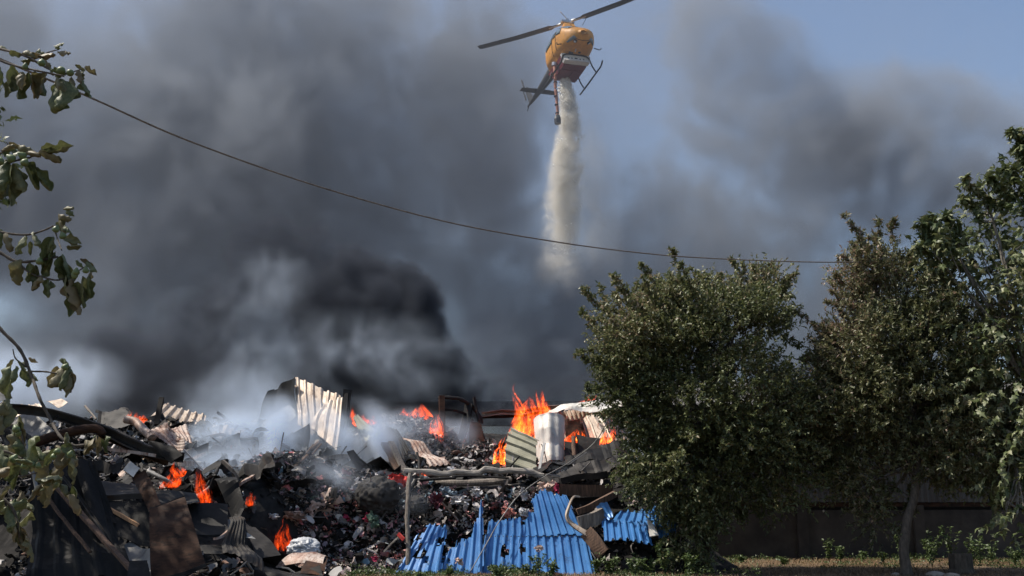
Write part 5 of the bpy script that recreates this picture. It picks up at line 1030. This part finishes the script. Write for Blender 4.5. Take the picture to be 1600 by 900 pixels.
scraps('torn_sheets', 'larger bent grey sheets lying in the smoke at the middle of the heap', 22, 41, MR, 'grey_metal', .30, .62, 1)
scraps('torn_sheets', 'larger bent black sheets lying in the smoke at the middle of the heap', 26, 42, MR, 'black_metal', .35, .75, 1)
scraps('torn_sheets', 'larger bent pale sheets lying in the smoke at the middle of the heap', 9, 43, MR, 'pale_metal', .25, .5, 1)
# ------------------------------------------------------------------ fig branches close on the left
M['near_leaf'] = None
def near_leaf_mat():
    m, nt, b = new_mat('wilted_fig_leaf'); n = ntex(nt, 9, 6, .65); n2 = ntex(nt, 30, 5, .7); oi = nt.nodes.new('ShaderNodeObjectInfo')
    c = mixc(nt, mask(nt, n, .35, .65), (.055, .075, .024), (.15, .165, .065)); c = mixc(nt, mask(nt, oi.outputs['Random'], .3, 1.0), c, (.17, .13, .065)); c = mixc(nt, mask(nt, n2, .60, .72), c, (.05, .03, .014))
    nt.links.new(c, b.inputs['Base Color']); setin(b, rough=.5); bump(nt, b, n2, .5, .004)
    t = nt.nodes.new('ShaderNodeBsdfTranslucent'); mx = nt.nodes.new('ShaderNodeMixShader'); mx.inputs[0].default_value = .22; nt.links.new(c, t.inputs[0]); nt.links.new(b.outputs[0], mx.inputs[1]); nt.links.new(t.outputs[0], mx.inputs[2])
    nt.links.new(mx.outputs[0], nt.nodes['Material Output'].inputs['Surface']); return m
M['near_leaf'] = near_leaf_mat()
M['fig_skin'] = simple('green_fig_skin', (.07, .10, .03), (.13, .17, .06), 16, .45, bmp=.1)
def near_leaf_mesh(seed, lobes=True):
    """a wilted leaf of unit length hanging along -Z from its stalk, lobes curled inwards"""
    g = np.random.default_rng(seed); ns, nt_ = 18, 8; V = []; fold = g.uniform(.9, 2.3); cur = g.uniform(.2, .9)
    s = np.linspace(0, 1, ns+1); ph = g.uniform(0, 1)
    w = .25*np.sin(np.pi*np.clip(s, 0, 1)**.7)**.75*(1+.22*np.cos(2*np.pi*(s*2.3+.25+ph*.3)))+.010
    wl = w*(1+.2*np.sin(s*11+ph*5)); wr = w*(1+.2*np.sin(s*9+ph*9+2))
    for i, a in enumerate(s):
        zc = -(math.sin(a*1.45)/1.0 if cur > .5 else a); yc = -cur*.35*math.sin(a*2.6)
        for j in range(nt_+1):
            t = j/nt_*2-1; ww = (wl if t < 0 else wr)[i]; an = t*fold
            x = ww*math.sin(an)/max(fold, .6)*1.1; y = ww*(1-math.cos(an))*1.1 + .03*math.sin(a*20+t*5) + .05*float(vn1(a*6+t*2+seed, 1, seed))
            V.append((x+.05*math.sin(a*5+seed), yc+y, zc))
    F = [(i*(nt_+1)+j, i*(nt_+1)+j+1, (i+1)*(nt_+1)+j+1, (i+1)*(nt_+1)+j) for i in range(ns) for j in range(nt_)]
    me = bpy.data.meshes.new('leaf'); me.from_pydata(V, [], F); me.materials.append(M['near_leaf']); me.polygons.foreach_set('use_smooth', [True]*len(F)); return me
NL = [near_leaf_mesh(k) for k in range(9)]
def fruit_mesh():
    m = MB().tube([(0, 0, 0), (0, 0, -.12), (0, 0, -.35), (0, 0, -.65), (0, 0, -.9), (0, 0, -1.0)], 1, 10, [.10, .18, .38, .50, .38, .08]); V = np.concatenate(m.v)
    me = bpy.data.meshes.new('fig'); me.from_pydata(V.tolist(), [], m.f); me.materials.append(M['fig_skin']); me.polygons.foreach_set('use_smooth', [True]*len(m.f)); return me
FM = fruit_mesh()
def branch(label, twigs, leaves, figs, seed):
    """twigs: (points, radius px); leaves: (px, py stalk end, length px, lean deg, Y); figs: (px, py, size px, Y)"""
    g = np.random.default_rng(seed); o0 = at(*twigs[0][0][0]); root = empty('fig_branch', o0, label, 'branch', None)
    for pts, r in twigs:
        P = [p-o0 for p in bend([at(*p) for p in pts], 6, .006, seed)]
        MB().tube(P, r*pts[0][2]/FPX, 7, np.linspace(1, .6, len(P))*(1+.15*np.sin(np.arange(len(P))*2.2))).build('twig', M['bark'], root, smooth=True)
    extra = leaves[::2] if len(leaves) < 30 else []
    leaves = list(leaves)+[(x+g.normal(0, 5), y+g.normal(2, 4), L*g.uniform(.6, .95), lean+g.normal(0, 18), Y+.04) for x, y, L, lean, Y in extra]
    for i, (px, py, L, lean, Y) in enumerate(leaves):
        o = bpy.data.objects.new('leaf', NL[int(g.integers(len(NL)))]); col.objects.link(o); o.parent = root; o.location = at(px, py, Y)-o0
        s_ = L*Y/FPX; o.scale = (s_*g.uniform(.75, 1.1), s_, s_); o.rotation_euler = (R(g.uniform(-25, 25)), R(-lean), R(g.uniform(0, 360)) if abs(lean) < 30 else R(g.uniform(-50, 50)))
        o.rotation_mode = 'XYZ'
        if abs(lean) >= 30: o.rotation_euler = (Matrix.Rotation(R(-lean), 3, 'Y') @ Matrix.Rotation(g.uniform(0, 6.28), 3, 'Z')).to_euler()
        else: o.rotation_euler = (Matrix.Rotation(R(-lean), 3, 'Y') @ Matrix.Rotation(g.uniform(0, 6.28), 3, 'Z')).to_euler()
    for px, py, s, Y in figs:
        o = bpy.data.objects.new('fig', FM); col.objects.link(o); o.parent = root; o.location = at(px, py, Y)-o0; k = s*Y/FPX; o.scale = (k, k, k*1.05); o.rotation_euler = (R(g.uniform(-40, 40)), R(g.uniform(-60, 60)), 0)
# lean: degrees from hanging straight down, positive to the right
branch('uppermost fig branch at the top left, with drooping wilted leaves and small figs',
    [([(-50, 62, 5.8), (0, 76, 5.8), (40, 88, 5.7), (75, 108, 5.7), (104, 116, 5.7)], 2.6), ([(-50, 74, 5.7), (10, 98, 5.7), (60, 112, 5.6), (100, 120, 5.6)], 2.4), ([(60, 98, 5.7), (72, 84, 5.7), (92, 78, 5.7)], 1.4), ([(100, 118, 5.7), (118, 112, 5.7), (128, 108, 5.7)], 1.2), ([(50, 92, 5.7), (46, 82, 5.7)], 1.2)],
    [(96, 122, 64, 3, 5.7), (104, 126, 54, -6, 5.65), (88, 120, 30, 20, 5.6), (46, 114, 48, -14, 5.65), (56, 112, 48, 6, 5.7), (72, 114, 46, -20, 5.7), (24, 108, 52, -8, 5.7), (20, 102, 46, 10, 5.65), (34, 112, 34, 5, 5.6), (-2, 98, 40, 6, 5.7),
     (124, 110, 26, 10, 5.7), (130, 126, 34, 20, 5.7), (132, 106, 24, 60, 5.7), (90, 80, 24, 74, 5.7), (84, 72, 18, 100, 5.7), (46, 82, 26, 60, 5.7), (34, 84, 26, 80, 5.7), (14, 84, 24, 85, 5.7), (58, 86, 30, 80, 5.7), (64, 96, 22, 60, 5.7), (84, 106, 24, 55, 5.65), (112, 120, 34, 8, 5.7)],
    [(98, 106, 15, 5.65), (66, 92, 13, 5.6), (108, 110, 13, 5.65), (90, 112, 11, 5.7), (40, 98, 11, 5.6)], 1)
branch('second fig branch down the left edge, reaching in with curled lobed leaves',
    [([(-40, 268, 5.5), (0, 258, 5.5), (30, 250, 5.5), (48, 246, 5.5)], 2.4), ([(0, 240, 5.5), (12, 232, 5.5), (10, 222, 5.5)], 1.3), ([(44, 248, 5.5), (62, 238, 5.5), (78, 224, 5.5)], 1.3)],
    [(10, 250, 62, -4, 5.5), (22, 256, 72, 6, 5.5), (36, 258, 50, 40, 5.5), (56, 262, 46, 40, 5.5), (66, 236, 50, 100, 5.5), (60, 240, 40, 80, 5.5), (38, 236, 32, 70, 5.5), (30, 226, 26, 60, 5.5), (2, 236, 26, 110, 5.5), (14, 222, 24, 60, 5.5), (-8, 260, 60, 8, 5.5), (26, 262, 46, 14, 5.5)],
    [(28, 238, 14, 5.45), (42, 248, 14, 5.45), (10, 242, 15, 5.45), (2, 246, 14, 5.4)], 2)
branch('third fig branch at the left edge, longest, its tip cluster hanging at mid-height',
    [([(-40, 352, 5.6), (0, 362, 5.6), (40, 366, 5.6), (66, 360, 5.6), (84, 352, 5.6)], 2.2), ([(-40, 372, 5.5), (0, 394, 5.5), (26, 408, 5.5), (60, 406, 5.5), (90, 400, 5.5)], 3.0), ([(60, 430, 5.5), (90, 436, 5.5), (118, 424, 5.5), (138, 412, 5.5)], 1.6), ([(26, 408, 5.5), (44, 424, 5.5), (62, 432, 5.5)], 2.0), ([(84, 352, 5.6), (90, 372, 5.6), (96, 390, 5.5)], 1.5)],
    [(92, 334, 24, 60, 5.6), (98, 326, 20, 90, 5.6), (90, 346, 26, 40, 5.6), (40, 368, 34, -8, 5.6), (50, 362, 32, 20, 5.6), (84, 370, 50, -14, 5.5), (100, 372, 30, 75, 5.5), (104, 384, 24, 80, 5.5), (84, 392, 46, -20, 5.5), (96, 398, 54, 20, 5.5), (90, 404, 46, 36, 5.5), (34, 406, 42, -6, 5.5), (48, 410, 40, 12, 5.5), (58, 414, 42, -4, 5.5), (64, 430, 28, -20, 5.5),
     (114, 436, 60, 8, 5.5), (122, 440, 58, -6, 5.5), (130, 432, 52, 10, 5.5), (138, 432, 36, 16, 5.5), (136, 408, 26, 40, 5.5), (126, 404, 24, 60, 5.5), (106, 430, 40, 14, 5.5), (-6, 356, 40, 6, 5.6), (4, 366, 34, 40, 5.6), (76, 436, 30, -6, 5.5), (94, 420, 30, 20, 5.5), (80, 372, 34, 14, 5.5), (100, 352, 22, 40, 5.55)],
    [(90, 352, 12, 5.5), (96, 362, 12, 5.5), (120, 418, 12, 5.45), (134, 416, 11, 5.45), (62, 402, 12, 5.45), (112, 426, 11, 5.45)], 3)
branch('long bare fig branch curving down from the left edge across the smoke to the wreckage',
    [([(-30, 470, 5.8), (0, 512, 5.8), (30, 545, 5.8), (48, 585, 5.8), (62, 622, 5.7), (80, 656, 5.7), (96, 684, 5.6), (118, 696, 5.6), (144, 690, 5.6), (154, 680, 5.6)], 3.0), ([(46, 580, 5.8), (70, 580, 5.8), (92, 582, 5.8), (104, 572, 5.8)], 1.6), ([(40, 572, 5.8), (24, 560, 5.8), (20, 545, 5.8)], 1.5)],
    [(104, 572, 40, 0, 5.8), (110, 580, 34, 6, 5.8), (98, 570, 40, -20, 5.8), (112, 584, 38, -10, 5.8), (100, 560, 20, 40, 5.8), (26, 572, 40, -6, 5.8), (36, 574, 32, 12, 5.8), (22, 562, 22, -40, 5.8), (44, 560, 18, 70, 5.8), (28, 566, 24, 50, 5.8), (152, 680, 34, 10, 5.6), (146, 684, 30, -20, 5.6), (158, 686, 24, 30, 5.6), (132, 688, 26, 60, 5.6)],
    [(106, 568, 11, 5.75)], 4)
g_ = np.random.default_rng(77)
lowL = [(float(g_.uniform(-10, 120)), float(g_.uniform(690, 800)), float(g_.uniform(26, 48)), float(g_.normal(15, 45)), float(g_.uniform(5.2, 5.9))) for _ in range(46)]
lowL = [l for l in lowL if l[1] < 800-(l[0]-20)*.75+40] + [(30, 650+k*9, 30, 20*(-1)**k, 5.5) for k in range(5)] + [(12+k*5, 790+k*8, 40, 12, 5.4) for k in range(7)] + [(100, 706, 40, -4, 5.6), (112, 712, 44, 4, 5.6), (90, 704, 36, 14, 5.6), (40, 735, 54, 155, 5.4)]
branch('leafy fig branch in the lower left corner, many wilted leaves and green figs',
    [([(-30, 700, 5.6), (10, 706, 5.6), (40, 720, 5.6), (66, 718, 5.6), (90, 704, 5.6), (120, 700, 5.6)], 2.2), ([(-10, 640, 5.5), (10, 660, 5.5), (30, 672, 5.5), (36, 700, 5.5), (30, 740, 5.5)], 2.0), ([(-20, 760, 5.4), (6, 780, 5.4), (22, 800, 5.4), (30, 840, 5.4)], 3.0), ([(-10, 745, 5.5), (30, 744, 5.5), (58, 738, 5.5)], 1.6)],
    lowL, [(22, 664, 12, 5.4), (32, 674, 10, 5.4), (92, 700, 11, 5.4), (84, 708, 10, 5.4), (112, 704, 10, 5.4), (38, 722, 11, 5.3), (50, 720, 10, 5.4), (26, 710, 14, 5.35), (60, 722, 10, 5.4)], 5)
branch('dark curled fig leaf cluster cut by the left edge above the grey sheet',
    [([(-30, 640, 5.2), (-4, 632, 5.2), (8, 628, 5.2)], 3.0)], [(6, 618, 46, 178, 5.2), (2, 630, 40, -14, 5.2), (8, 626, 44, -30, 5.2), (-2, 640, 40, 8, 5.2), (10, 622, 24, 20, 5.2)], [], 6)
# separate unseen fig tree added off to the left to shade the near wreckage
tree('fig_tree', 'fig tree standing out of the picture to the left, shading the near wreckage', 'tree', (-11.6, 13.2, 0),
     [(-11.6, 13.2, 0), (-11.5, 13.3, 2.2), (-11.3, 13.4, 4.0)], None, [((-11.2, 14.6, 6.0), (2.3, 2.4, 1.6)), ((-10.6, 12.4, 5.6), (2.0, 2.2, 1.4)), ((-11.8, 16.4, 5.4), (2.0, 1.8, 1.5)), ((-13, 13.6, 5.6), (2.2, 2.2, 1.7)), ((-11.2, 15.8, 8.6), (2.0, 2.0, 1.6)), ((-11.0, 13.8, 8.4), (2.0, 1.8, 1.5)), ((-11.4, 17.6, 7.6), (1.8, 1.6, 1.5))],
     [], 3600, (.20, .14), 'leaf_c', seed=24, trunk_r=.16, kind='lobed', per=7, gaps=.3, tw=.5, droop=.45, bark='fig_bark')
# ------------------------------------------------------------------ smoke
def grid_axes(lo, hi, vox):
    n = [max(4, int(round((h-l)/vox))) for l, h in zip(lo, hi)]
    ax = [np.linspace(l, h, k, dtype=np.float32) for l, h, k in zip(lo, hi, n)]
    return n, np.meshgrid(*ax, indexing='ij', sparse=True)
def blob(G, c, r):
    X, Y, Z = G
    return np.exp(-(((X-c[0])/r[0])**2))*np.exp(-(((Y-c[1])/r[1])**2))*np.exp(-(((Z-c[2])/r[2])**2))
def px_blobs(G, rows):
    """soft lumps of smoke: rows of (px, py, Y, radius across in px, radius up in px, radius deep in m, strength)"""
    out = 0
    for px, py, Y, rx, rz, ry, w in rows:
        c = at(px, py, Y); k = Y/FPX
        out = out + w*blob(G, c, (rx*k, ry, rz*k))
    return out
def box_fade(G, lo, hi, m):
    out = 1
    for g, l, h in zip(G, lo, hi): out = out*sstep(l, l+m, g)*sstep(h, h-m, g)
    return out

def main_plume():
    lo, hi, vox = (-74., 55., -3.), (78., 118., 74.), 0.60
    n, G = grid_axes(lo, hi, vox); X, Y, Z = G
    rows = [
        (370, 80, 86, 230, 200, 12, .98), (430, 300, 84, 170, 200, 11, 1.15), (200, 380, 86, 260, 190, 12, .85),
        (720, 120, 92, 120, 170, 11, 1.2), (60, 280, 88, 160, 230, 12, .6), (-50, 0, 92, 160, 120, 12, .2),
        (770, 260, 88, 60, 90, 9, .8), (690, 330, 88, 110, 150, 9, .22), (850, 500, 86, 130, 170, 10, .45), (760, 590, 82, 230, 90, 12, .65),
        (300, 620, 86, 300, 90, 12, 1.0), (-250, 250, 88, 200, 400, 12, .9),
        (1100, 30, 98, 105, 100, 10, .66), (1180, 150, 96, 110, 110, 9, .60), (1400, 200, 92, 150, 75, 10, .84), (1290, 300, 94, 190, 120, 10, .66), (1060, 380, 96, 120, 110, 9, .45),
        (1480, 300, 90, 130, 100, 10, .95), (1250, 450, 92, 220, 110, 10, .75), (1000, 560, 90, 220, 110, 10, .7),
        (1080, 320, 96, 120, 130, 9, .38), (1350, 600, 90, 300, 130, 12, 1.0), (1750, 380, 92, 200, 160, 12, .8),
    ]
    E = px_blobs(G, rows)
    w3 = [fbm(n, 24, s, 3) for s in (1, 2, 3)]
    N1 = warp(fbm(n, 26, 5, 5, .62), w3, 13)
    N2 = warp(fbm(n, 10, 9, 4, .7, ridged=True), w3, 12)
    N3 = warp(fbm(n, 5, 15, 3, .8, ridged=True), w3, 11)
    d = E*1.0 + 1.10*N1*(.24+E) + .52*N2*(.14+E) + .36*N3*(.10+E) - .25
    d = np.clip(d, 0, None); d = .55*d**1.2 + .62*sstep(.03, .26, d)*(.22+.78*sstep(-.6, .6, N2+N3))
    d = d + .12*sstep(9, 2, Z + 2*N1)*sstep(70, 78, Y)
    # a thin veil drifts all round, and in front of the helicopter
    veil = (.085*sstep(-.45, .5, N1+.3*N2) + .020)*sstep(70, 76, Y)*(.55+.45*sstep(44, 8, X+(Z-20)*.35))*(1-.7*sstep(36, 56, Z)*sstep(20, 34, X))
    front = .125*np.clip(.6+.9*N1, 0, 2)*sstep(68, 62, Y)*sstep(30, 6, X)
    o = volume_object('smoke', lo, hi, (d + veil + front)*box_fade(G, lo, hi, 5)*np.where(Y > 61, 1, 1), smoke_mat('dark_smoke', (.425, .46, .515), .22, .1))
    tag(o, 'huge dark grey smoke plume filling the sky behind the fire', 'smoke', kind='stuff')

def black_core():
    """the thick black smoke that rolls out of the fire itself"""
    lo, hi, vox = (-22., 37., 0.), (12., 53., 20.), 0.24
    n, G = grid_axes(lo, hi, vox); X, Y, Z = G
    rows = [(560, 490, 46, 85, 70, 3.5, 1.5), (630, 480, 45, 55, 50, 3, 1.2), (490, 430, 47, 90, 80, 3.5, .8), (400, 400, 48, 110, 120, 3.5, .55), (330, 500, 47, 90, 70, 3.5, .55),
            (640, 560, 46, 110, 50, 3.5, .75), (800, 610, 46, 200, 40, 3.5, .55), (250, 600, 46, 130, 60, 3.5, .9), (160, 560, 47, 60, 80, 3, .5),
            (450, 600, 46, 200, 50, 3.5, .45), (940, 600, 47, 120, 50, 3, .4)]
    E = px_blobs(G, rows)
    w3 = [fbm(n, 18, s, 3) for s in (31, 32, 33)]
    N1 = warp(fbm(n, 20, 35, 4, .6), w3, 9)
    N2 = warp(fbm(n, 10, 39, 4, .62, ridged=True), w3, 8)
    N3 = warp(fbm(n, 5, 43, 3, .8, ridged=True), w3, 8)
    d = E*1.15 + .65*N1*(.1+E) + .5*N2*(.05+E) + .3*N3*(.02+E) - .42
    d = np.clip(d, 0, None); hard = sstep(-10.5, -6.5, X)*sstep(1.5, -3, X); d = .5*d*(1-.3*hard) + (.5+1.2*hard)*sstep(.03, .62-.34*hard, d)*(.3+.7*sstep(-.5, .6, N2+N3))
    o = volume_object('black_smoke', lo, hi, d*box_fade(G, lo, hi, 1.5), smoke_mat('black_smoke', (.082, .092, .115), 1.0, .1))
    tag(o, 'dense near-black smoke rolling up just behind the burning wreckage', 'smoke', kind='stuff')

def pale_wisps():
    """thin bluish white smoke that drifts off the smouldering heaps"""
    lo, hi, vox = (-20., 20.6, 1.), (5., 38., 15.), 0.14
    n, G = grid_axes(lo, hi, vox); X, Y, Z = G
    rows = [(40, 592, 34, 85, 40, 2.2, 1.3), (-60, 600, 33, 90, 45, 2.2, .7), (430, 440, 36, 50, 45, 1.5, .24), (320, 500, 36, 90, 50, 1.6, .15), (90, 450, 36, 120, 45, 1.6, .10),
            (330, 645, 31, 60, 34, 1.6, .75), (395, 615, 33, 50, 40, 1.8, .45), (430, 740, 22.6, 75, 34, .9, 1.6), (490, 790, 21.6, 75, 42, .7, 1.5), (440, 680, 25, 60, 40, 1.0, .9), (400, 700, 26, 70, 30, 1.4, 1.2),
            (560, 845, 21.4, 50, 45, .8, 1.2), (590, 800, 22.2, 60, 30, .7, .8), (570, 700, 24.6, 34, 44, .8, 1.6), (330, 760, 22.6, 60, 30, .9, .7), (640, 700, 27, 50, 45, 1, .35), (860, 755, 24.5, 30, 18, .6, .7),
            (720, 700, 28, 40, 30, 1.2, .4), (800, 735, 27.5, 40, 18, 1.0, .5), (560, 560, 35, 200, 60, 1.5, .3), (840, 590, 34, 90, 50, 1.5, .2)]
    E = px_blobs(G, rows)
    w3 = [fbm(n, 22, s, 3) for s in (51, 52, 53)]
    N1 = warp(fbm(n, (16, 16, 24), 55, 5, .62), w3, 12)
    N2 = warp(fbm(n, (10, 10, 14), 59, 4, .6, ridged=True), w3, 12)
    N3 = warp(fbm(n, (5, 5, 8), 63, 3, .8, ridged=True), w3, 12)
    q = np.clip(.36 + 1.35*N1 + .62*N2 + .45*N3, 0, None); near = sstep(30, 27, Y)
    d = np.clip(E - .04, 0, None)**.8*(q**1.7*1.5)*(1+6.0*near)
    o = volume_object('white_smoke', lo, hi, d*box_fade(G, lo, hi, 1.0), smoke_mat('pale_smoke', (.70, .80, .94), .5, .2))
    tag(o, 'thin bluish white smoke drifting off the smouldering heaps', 'smoke', kind='stuff')
main_plume(); black_core(); pale_wisps()
# ------------------------------------------------------------------ flames
def flame_mat():
    m = bpy.data.materials.new('flame'); m.use_nodes = True; nt = m.node_tree; nt.nodes.clear()
    out = nt.nodes.new('ShaderNodeOutputMaterial'); em = nt.nodes.new('ShaderNodeEmission'); a = nt.nodes.new('ShaderNodeAttribute'); a.attribute_name = 'fire'
    n = ntex(nt, 8.0, 6, .78, (1.6, 1.6, .7), 1.6); n2 = mask(nt, n, .42, .70)
    mu = nt.nodes.new('ShaderNodeMath'); mu.operation = 'MULTIPLY'; nt.links.new(a.outputs['Fac'], mu.inputs[0]); nt.links.new(n2, mu.inputs[1])
    c = ramp(nt, mu.outputs[0], [(0, (1, .07, .008)), (.3, (1, .13, .012)), (.6, (1, .30, .05)), (1, (1, .60, .20))]); nt.links.new(c, em.inputs[0])
    m2 = nt.nodes.new('ShaderNodeMath'); m2.operation = 'MULTIPLY'; m2.inputs[1].default_value = 4.2; nt.links.new(mu.outputs[0], m2.inputs[0]); nt.links.new(m2.outputs[0], em.inputs[1])
    tr = nt.nodes.new('ShaderNodeBsdfTransparent'); ad = nt.nodes.new('ShaderNodeAddShader'); tr.inputs[0].default_value = (.98, .93, .90, 1)
    nt.links.new(em.outputs[0], ad.inputs[0]); nt.links.new(tr.outputs[0], ad.inputs[1]); nt.links.new(ad.outputs[0], out.inputs['Surface'])
    return m
M['flame'] = flame_mat()
def flame(px, py, Y, w, h, label, seed, lean=0.0, power=1.0):
    """tongues of fire as many thin curling ribbons; w, h in px of the photograph; stands on (px, py)"""
    Y = min(Y, hill_hit(px, py-4, .16)-.15); g = np.random.default_rng(seed); k = Y/FPX; W, H = w*k, h*k*.72; c0 = np.array(at(px, py, Y)); nr_ = int(26+w*.5); V, F, A = [], [], []; off = 0; ns, nw = 22, 4
    sc = max(W, .3)
    for r in range(nr_):
        top = H*g.uniform(.35, 1.05)*(1-.5*abs(g.normal(0, .35))); a = g.uniform(0, 6.28); q = math.sqrt(g.random()); p = np.array([math.cos(a)*q*W*.42, math.sin(a)*q*W*.28, g.uniform(0, .25)*H*g.random()])
        if g.random() < .25: p[2] += g.uniform(.1, .5)*H; p[0] += lean*W*.5
        t = np.linspace(0, 1, ns); wd = W*g.uniform(.05, .17)*np.sin(np.pi*np.clip(t*.9+.10, 0, 1))**.8*(1-.45*t)
        path = np.zeros((ns, 3)); cur = p.copy()
        for i in range(ns):
            path[i] = cur; tt = cur[2]/H
            v = np.array([lean*W/H*1.3+ -.55*cur[0]/W*tt*1.6, -.3*cur[1]/W, 1.0])
            nz = np.array([vn(cur+c0+np.array([0, 0, 3.*j]), 3.2/sc**.5, seed+j) for j in range(3)])
            cur = cur + (v + nz*np.array([1.0, .7, .35])*(.25+1.1*tt))*(top/ns)
        an = g.uniform(0, 3.14); tw_ = g.normal(0, 1.6); heat = g.uniform(.45, 1.0)*power
        for i in range(ns):
            s_ = np.array([math.cos(an+tw_*t[i]), math.sin(an+tw_*t[i]), .15*math.sin(an*3)])
            for j in range(nw+1):
                u = j/nw*2-1; V.append(path[i]+s_*(u*wd[i])+np.array([0, -.25*wd[i]*(1-u*u), 0])); A.append(heat*(1-abs(u)**2.2)*min(1, t[i]*7)*(1-t[i]**2.4)**.8)
        F += [(off+i*(nw+1)+j, off+i*(nw+1)+j+1, off+(i+1)*(nw+1)+j+1, off+(i+1)*(nw+1)+j) for i in range(ns-1) for j in range(nw)]; off += ns*(nw+1)
    me = bpy.data.meshes.new('flame'); me.from_pydata(np.array(V).tolist(), [], F); me.materials.append(M['flame']); me.polygons.foreach_set('use_smooth', [True]*len(F))
    at2 = me.attributes.new('fire', 'FLOAT', 'POINT'); at2.data.foreach_set('value', np.array(A, np.float32))
    o = bpy.data.objects.new('flame', me); col.objects.link(o); o.location = c0; tag(o, label, 'flame', 'flames burning on the heap'); return o
flame(824, 690, 27.1, 80, 92, 'tallest flame, leaning right over the dusty gutter of the burning shed', 1, .16, 1.0)
flame(783, 732, 26.6, 40, 56, 'bright round flame at the foot of the olive fanned sheet', 2, .22, 1.25)
flame(890, 706, 26.9, 46, 38, 'flame under the dark red sheet, right of the white barrel sheet', 3, .25, 1.0)
flame(948, 696, 25.9, 26, 34, 'small flame just left of the bushy tree leaves', 4, .2, 1.0)
flame(912, 638, 28.9, 52, 22, 'low faint flame behind the white roof edge', 5, .3, .7)
flame(656, 668, 28.6, 52, 40, 'flame on the crest of the ash heap', 6, .0, .8)
flame(628, 662, 28.9, 34, 26, 'dim red flame left of the crest flame', 7, .1, .6)
flame(682, 692, 27.0, 28, 56, 'thin flame licking up just left of the rusty post', 8, .1, .7)
flame(574, 668, 28.3, 44, 26, 'dim wide flame behind the pale olive folded sheet', 9, -.2, .55)
flame(600, 692, 27.0, 26, 24, 'little flame at the tip of the black tent-like sheet', 10, .2, .7)
flame(322, 796, 22.8, 26, 84, 'tall thin orange flame in the left heap', 11, -.55, .34)
flame(262, 764, 23.4, 36, 34, 'flame left of the tall thin one, under the crumpled rust-white sheet', 12, .3, .30)
flame(285, 748, 23.8, 30, 30, 'dim flame between the two flames of the left heap', 13, -.3, .45)
flame(446, 862, 21.2, 38, 50, 'red ground fire glowing among black rags near the bottom', 14, -.1, .24)
flame(390, 792, 22.6, 18, 28, 'flame right of the black folded sheet', 15, .2, .28)
flame(470, 692, 25.9, 22, 18, 'small red flame in the smoke left of the tall cream sheet', 16, 0, .55)
flame(210, 662, 19.4, 36, 20, 'faint flame behind the reddish tube on the left skyline', 17, .1, .5)
flame(655, 748, 23.6, 20, 16, 'tiny flame on the left end of the ash-covered timber', 18, .3, .8)
flame(452, 690, 26.1, 14, 12, 'tiniest flame in the smoke near the cream sheet', 19, 0, .5)

# ------------------------------------------------------------------ water drop
def water_drop():
    c0 = at(880, 118, 65.4); lo, hi, vox = (-3.2, -1.6, -16.5), (4.2, 2.6, .6), .13
    n, G = grid_axes(lo, hi, vox); X, Y, Z = G
    t = np.clip(-Z/15.5, 0, 1.1)
    w3 = [fbm(n, 13, s, 3) for s in (81, 82, 83)]
    N1 = warp(fbm(n, (13, 13, 20), 85, 4, .65), w3, 7); N2 = warp(fbm(n, 6, 89, 3, .7, ridged=True), w3, 6)
    cx = .10 - .10*t + .30*np.sin(t*6); r = .20 + 1.75*t**.7
    env = np.exp(-((X-cx)/r)**2-((Y)/r)**2)*sstep(-.02, .01, t)
    core = np.clip(env*1.10+.95*N1*(.10+env)+.62*N2*(.06+env)-.36, 0, None)**1.2*(1.8-1.3*t)*(1-sstep(.60, 1.04, t+.22*N1))
    mist = np.exp(-((X-cx-1.0-.8*t)/(r*1.4))**2-(Y/(r*1.3))**2)*np.clip(.35+.9*N1, 0, 1)*sstep(.05, .3, t)*sstep(1.0, .7, t)*.22
    d = (core*3.0/(r+.35)+mist)*box_fade(G, lo, hi, .35)
    tag(volume_object('water', lo, hi, d, smoke_mat('falling_water', (1.0, .96, .88), 1.7, -.1), loc=c0), 'white column of water falling from the helicopter tank', 'water', kind='stuff')
    g = np.random.default_rng(4); k = 16000; tt = g.random(k)**1.3*.85; xx = .10-.10*tt+.3*np.sin(tt*6)+g.normal(0, 1, k)*(.10+.50*tt**.6); zz = -tt*15.5
    yy = g.normal(0, 1, k)*(.1+.45*tt)-.3*tt; s = g.lognormal(-3.75, .55, k)*(1-.6*tt)
    kp = vn(np.stack([xx, yy, zz], 1), 1.1, 5) > .1; xx, yy, zz, s = xx[kp], yy[kp], zz[kp], s[kp]; k = len(xx)
    oc = np.array([(1, 0, 0), (-1, 0, 0), (0, 1, 0), (0, -1, 0), (0, 0, 1.6), (0, 0, -1.6)]); of = np.array([(0, 2, 4), (2, 1, 4), (1, 3, 4), (3, 0, 4), (2, 0, 5), (1, 2, 5), (3, 1, 5), (0, 3, 5)])
    V = (oc[None]*s[:, None, None]+np.stack([xx, yy, zz], 1)[:, None]).reshape(-1, 3); F = (of[None]+(np.arange(k)*6)[:, None, None]).reshape(-1, 3)
    m, nt, b = new_mat('water_drops'); b.inputs['Base Color'].default_value = (.9, .9, .88, 1); setin(b, rough=.3)
    tag(mesh_fast('water_droplets', V+np.array(c0), F, np.zeros(len(F)), m), 'glittering drops in the falling water column', 'water', kind='stuff')
water_drop()
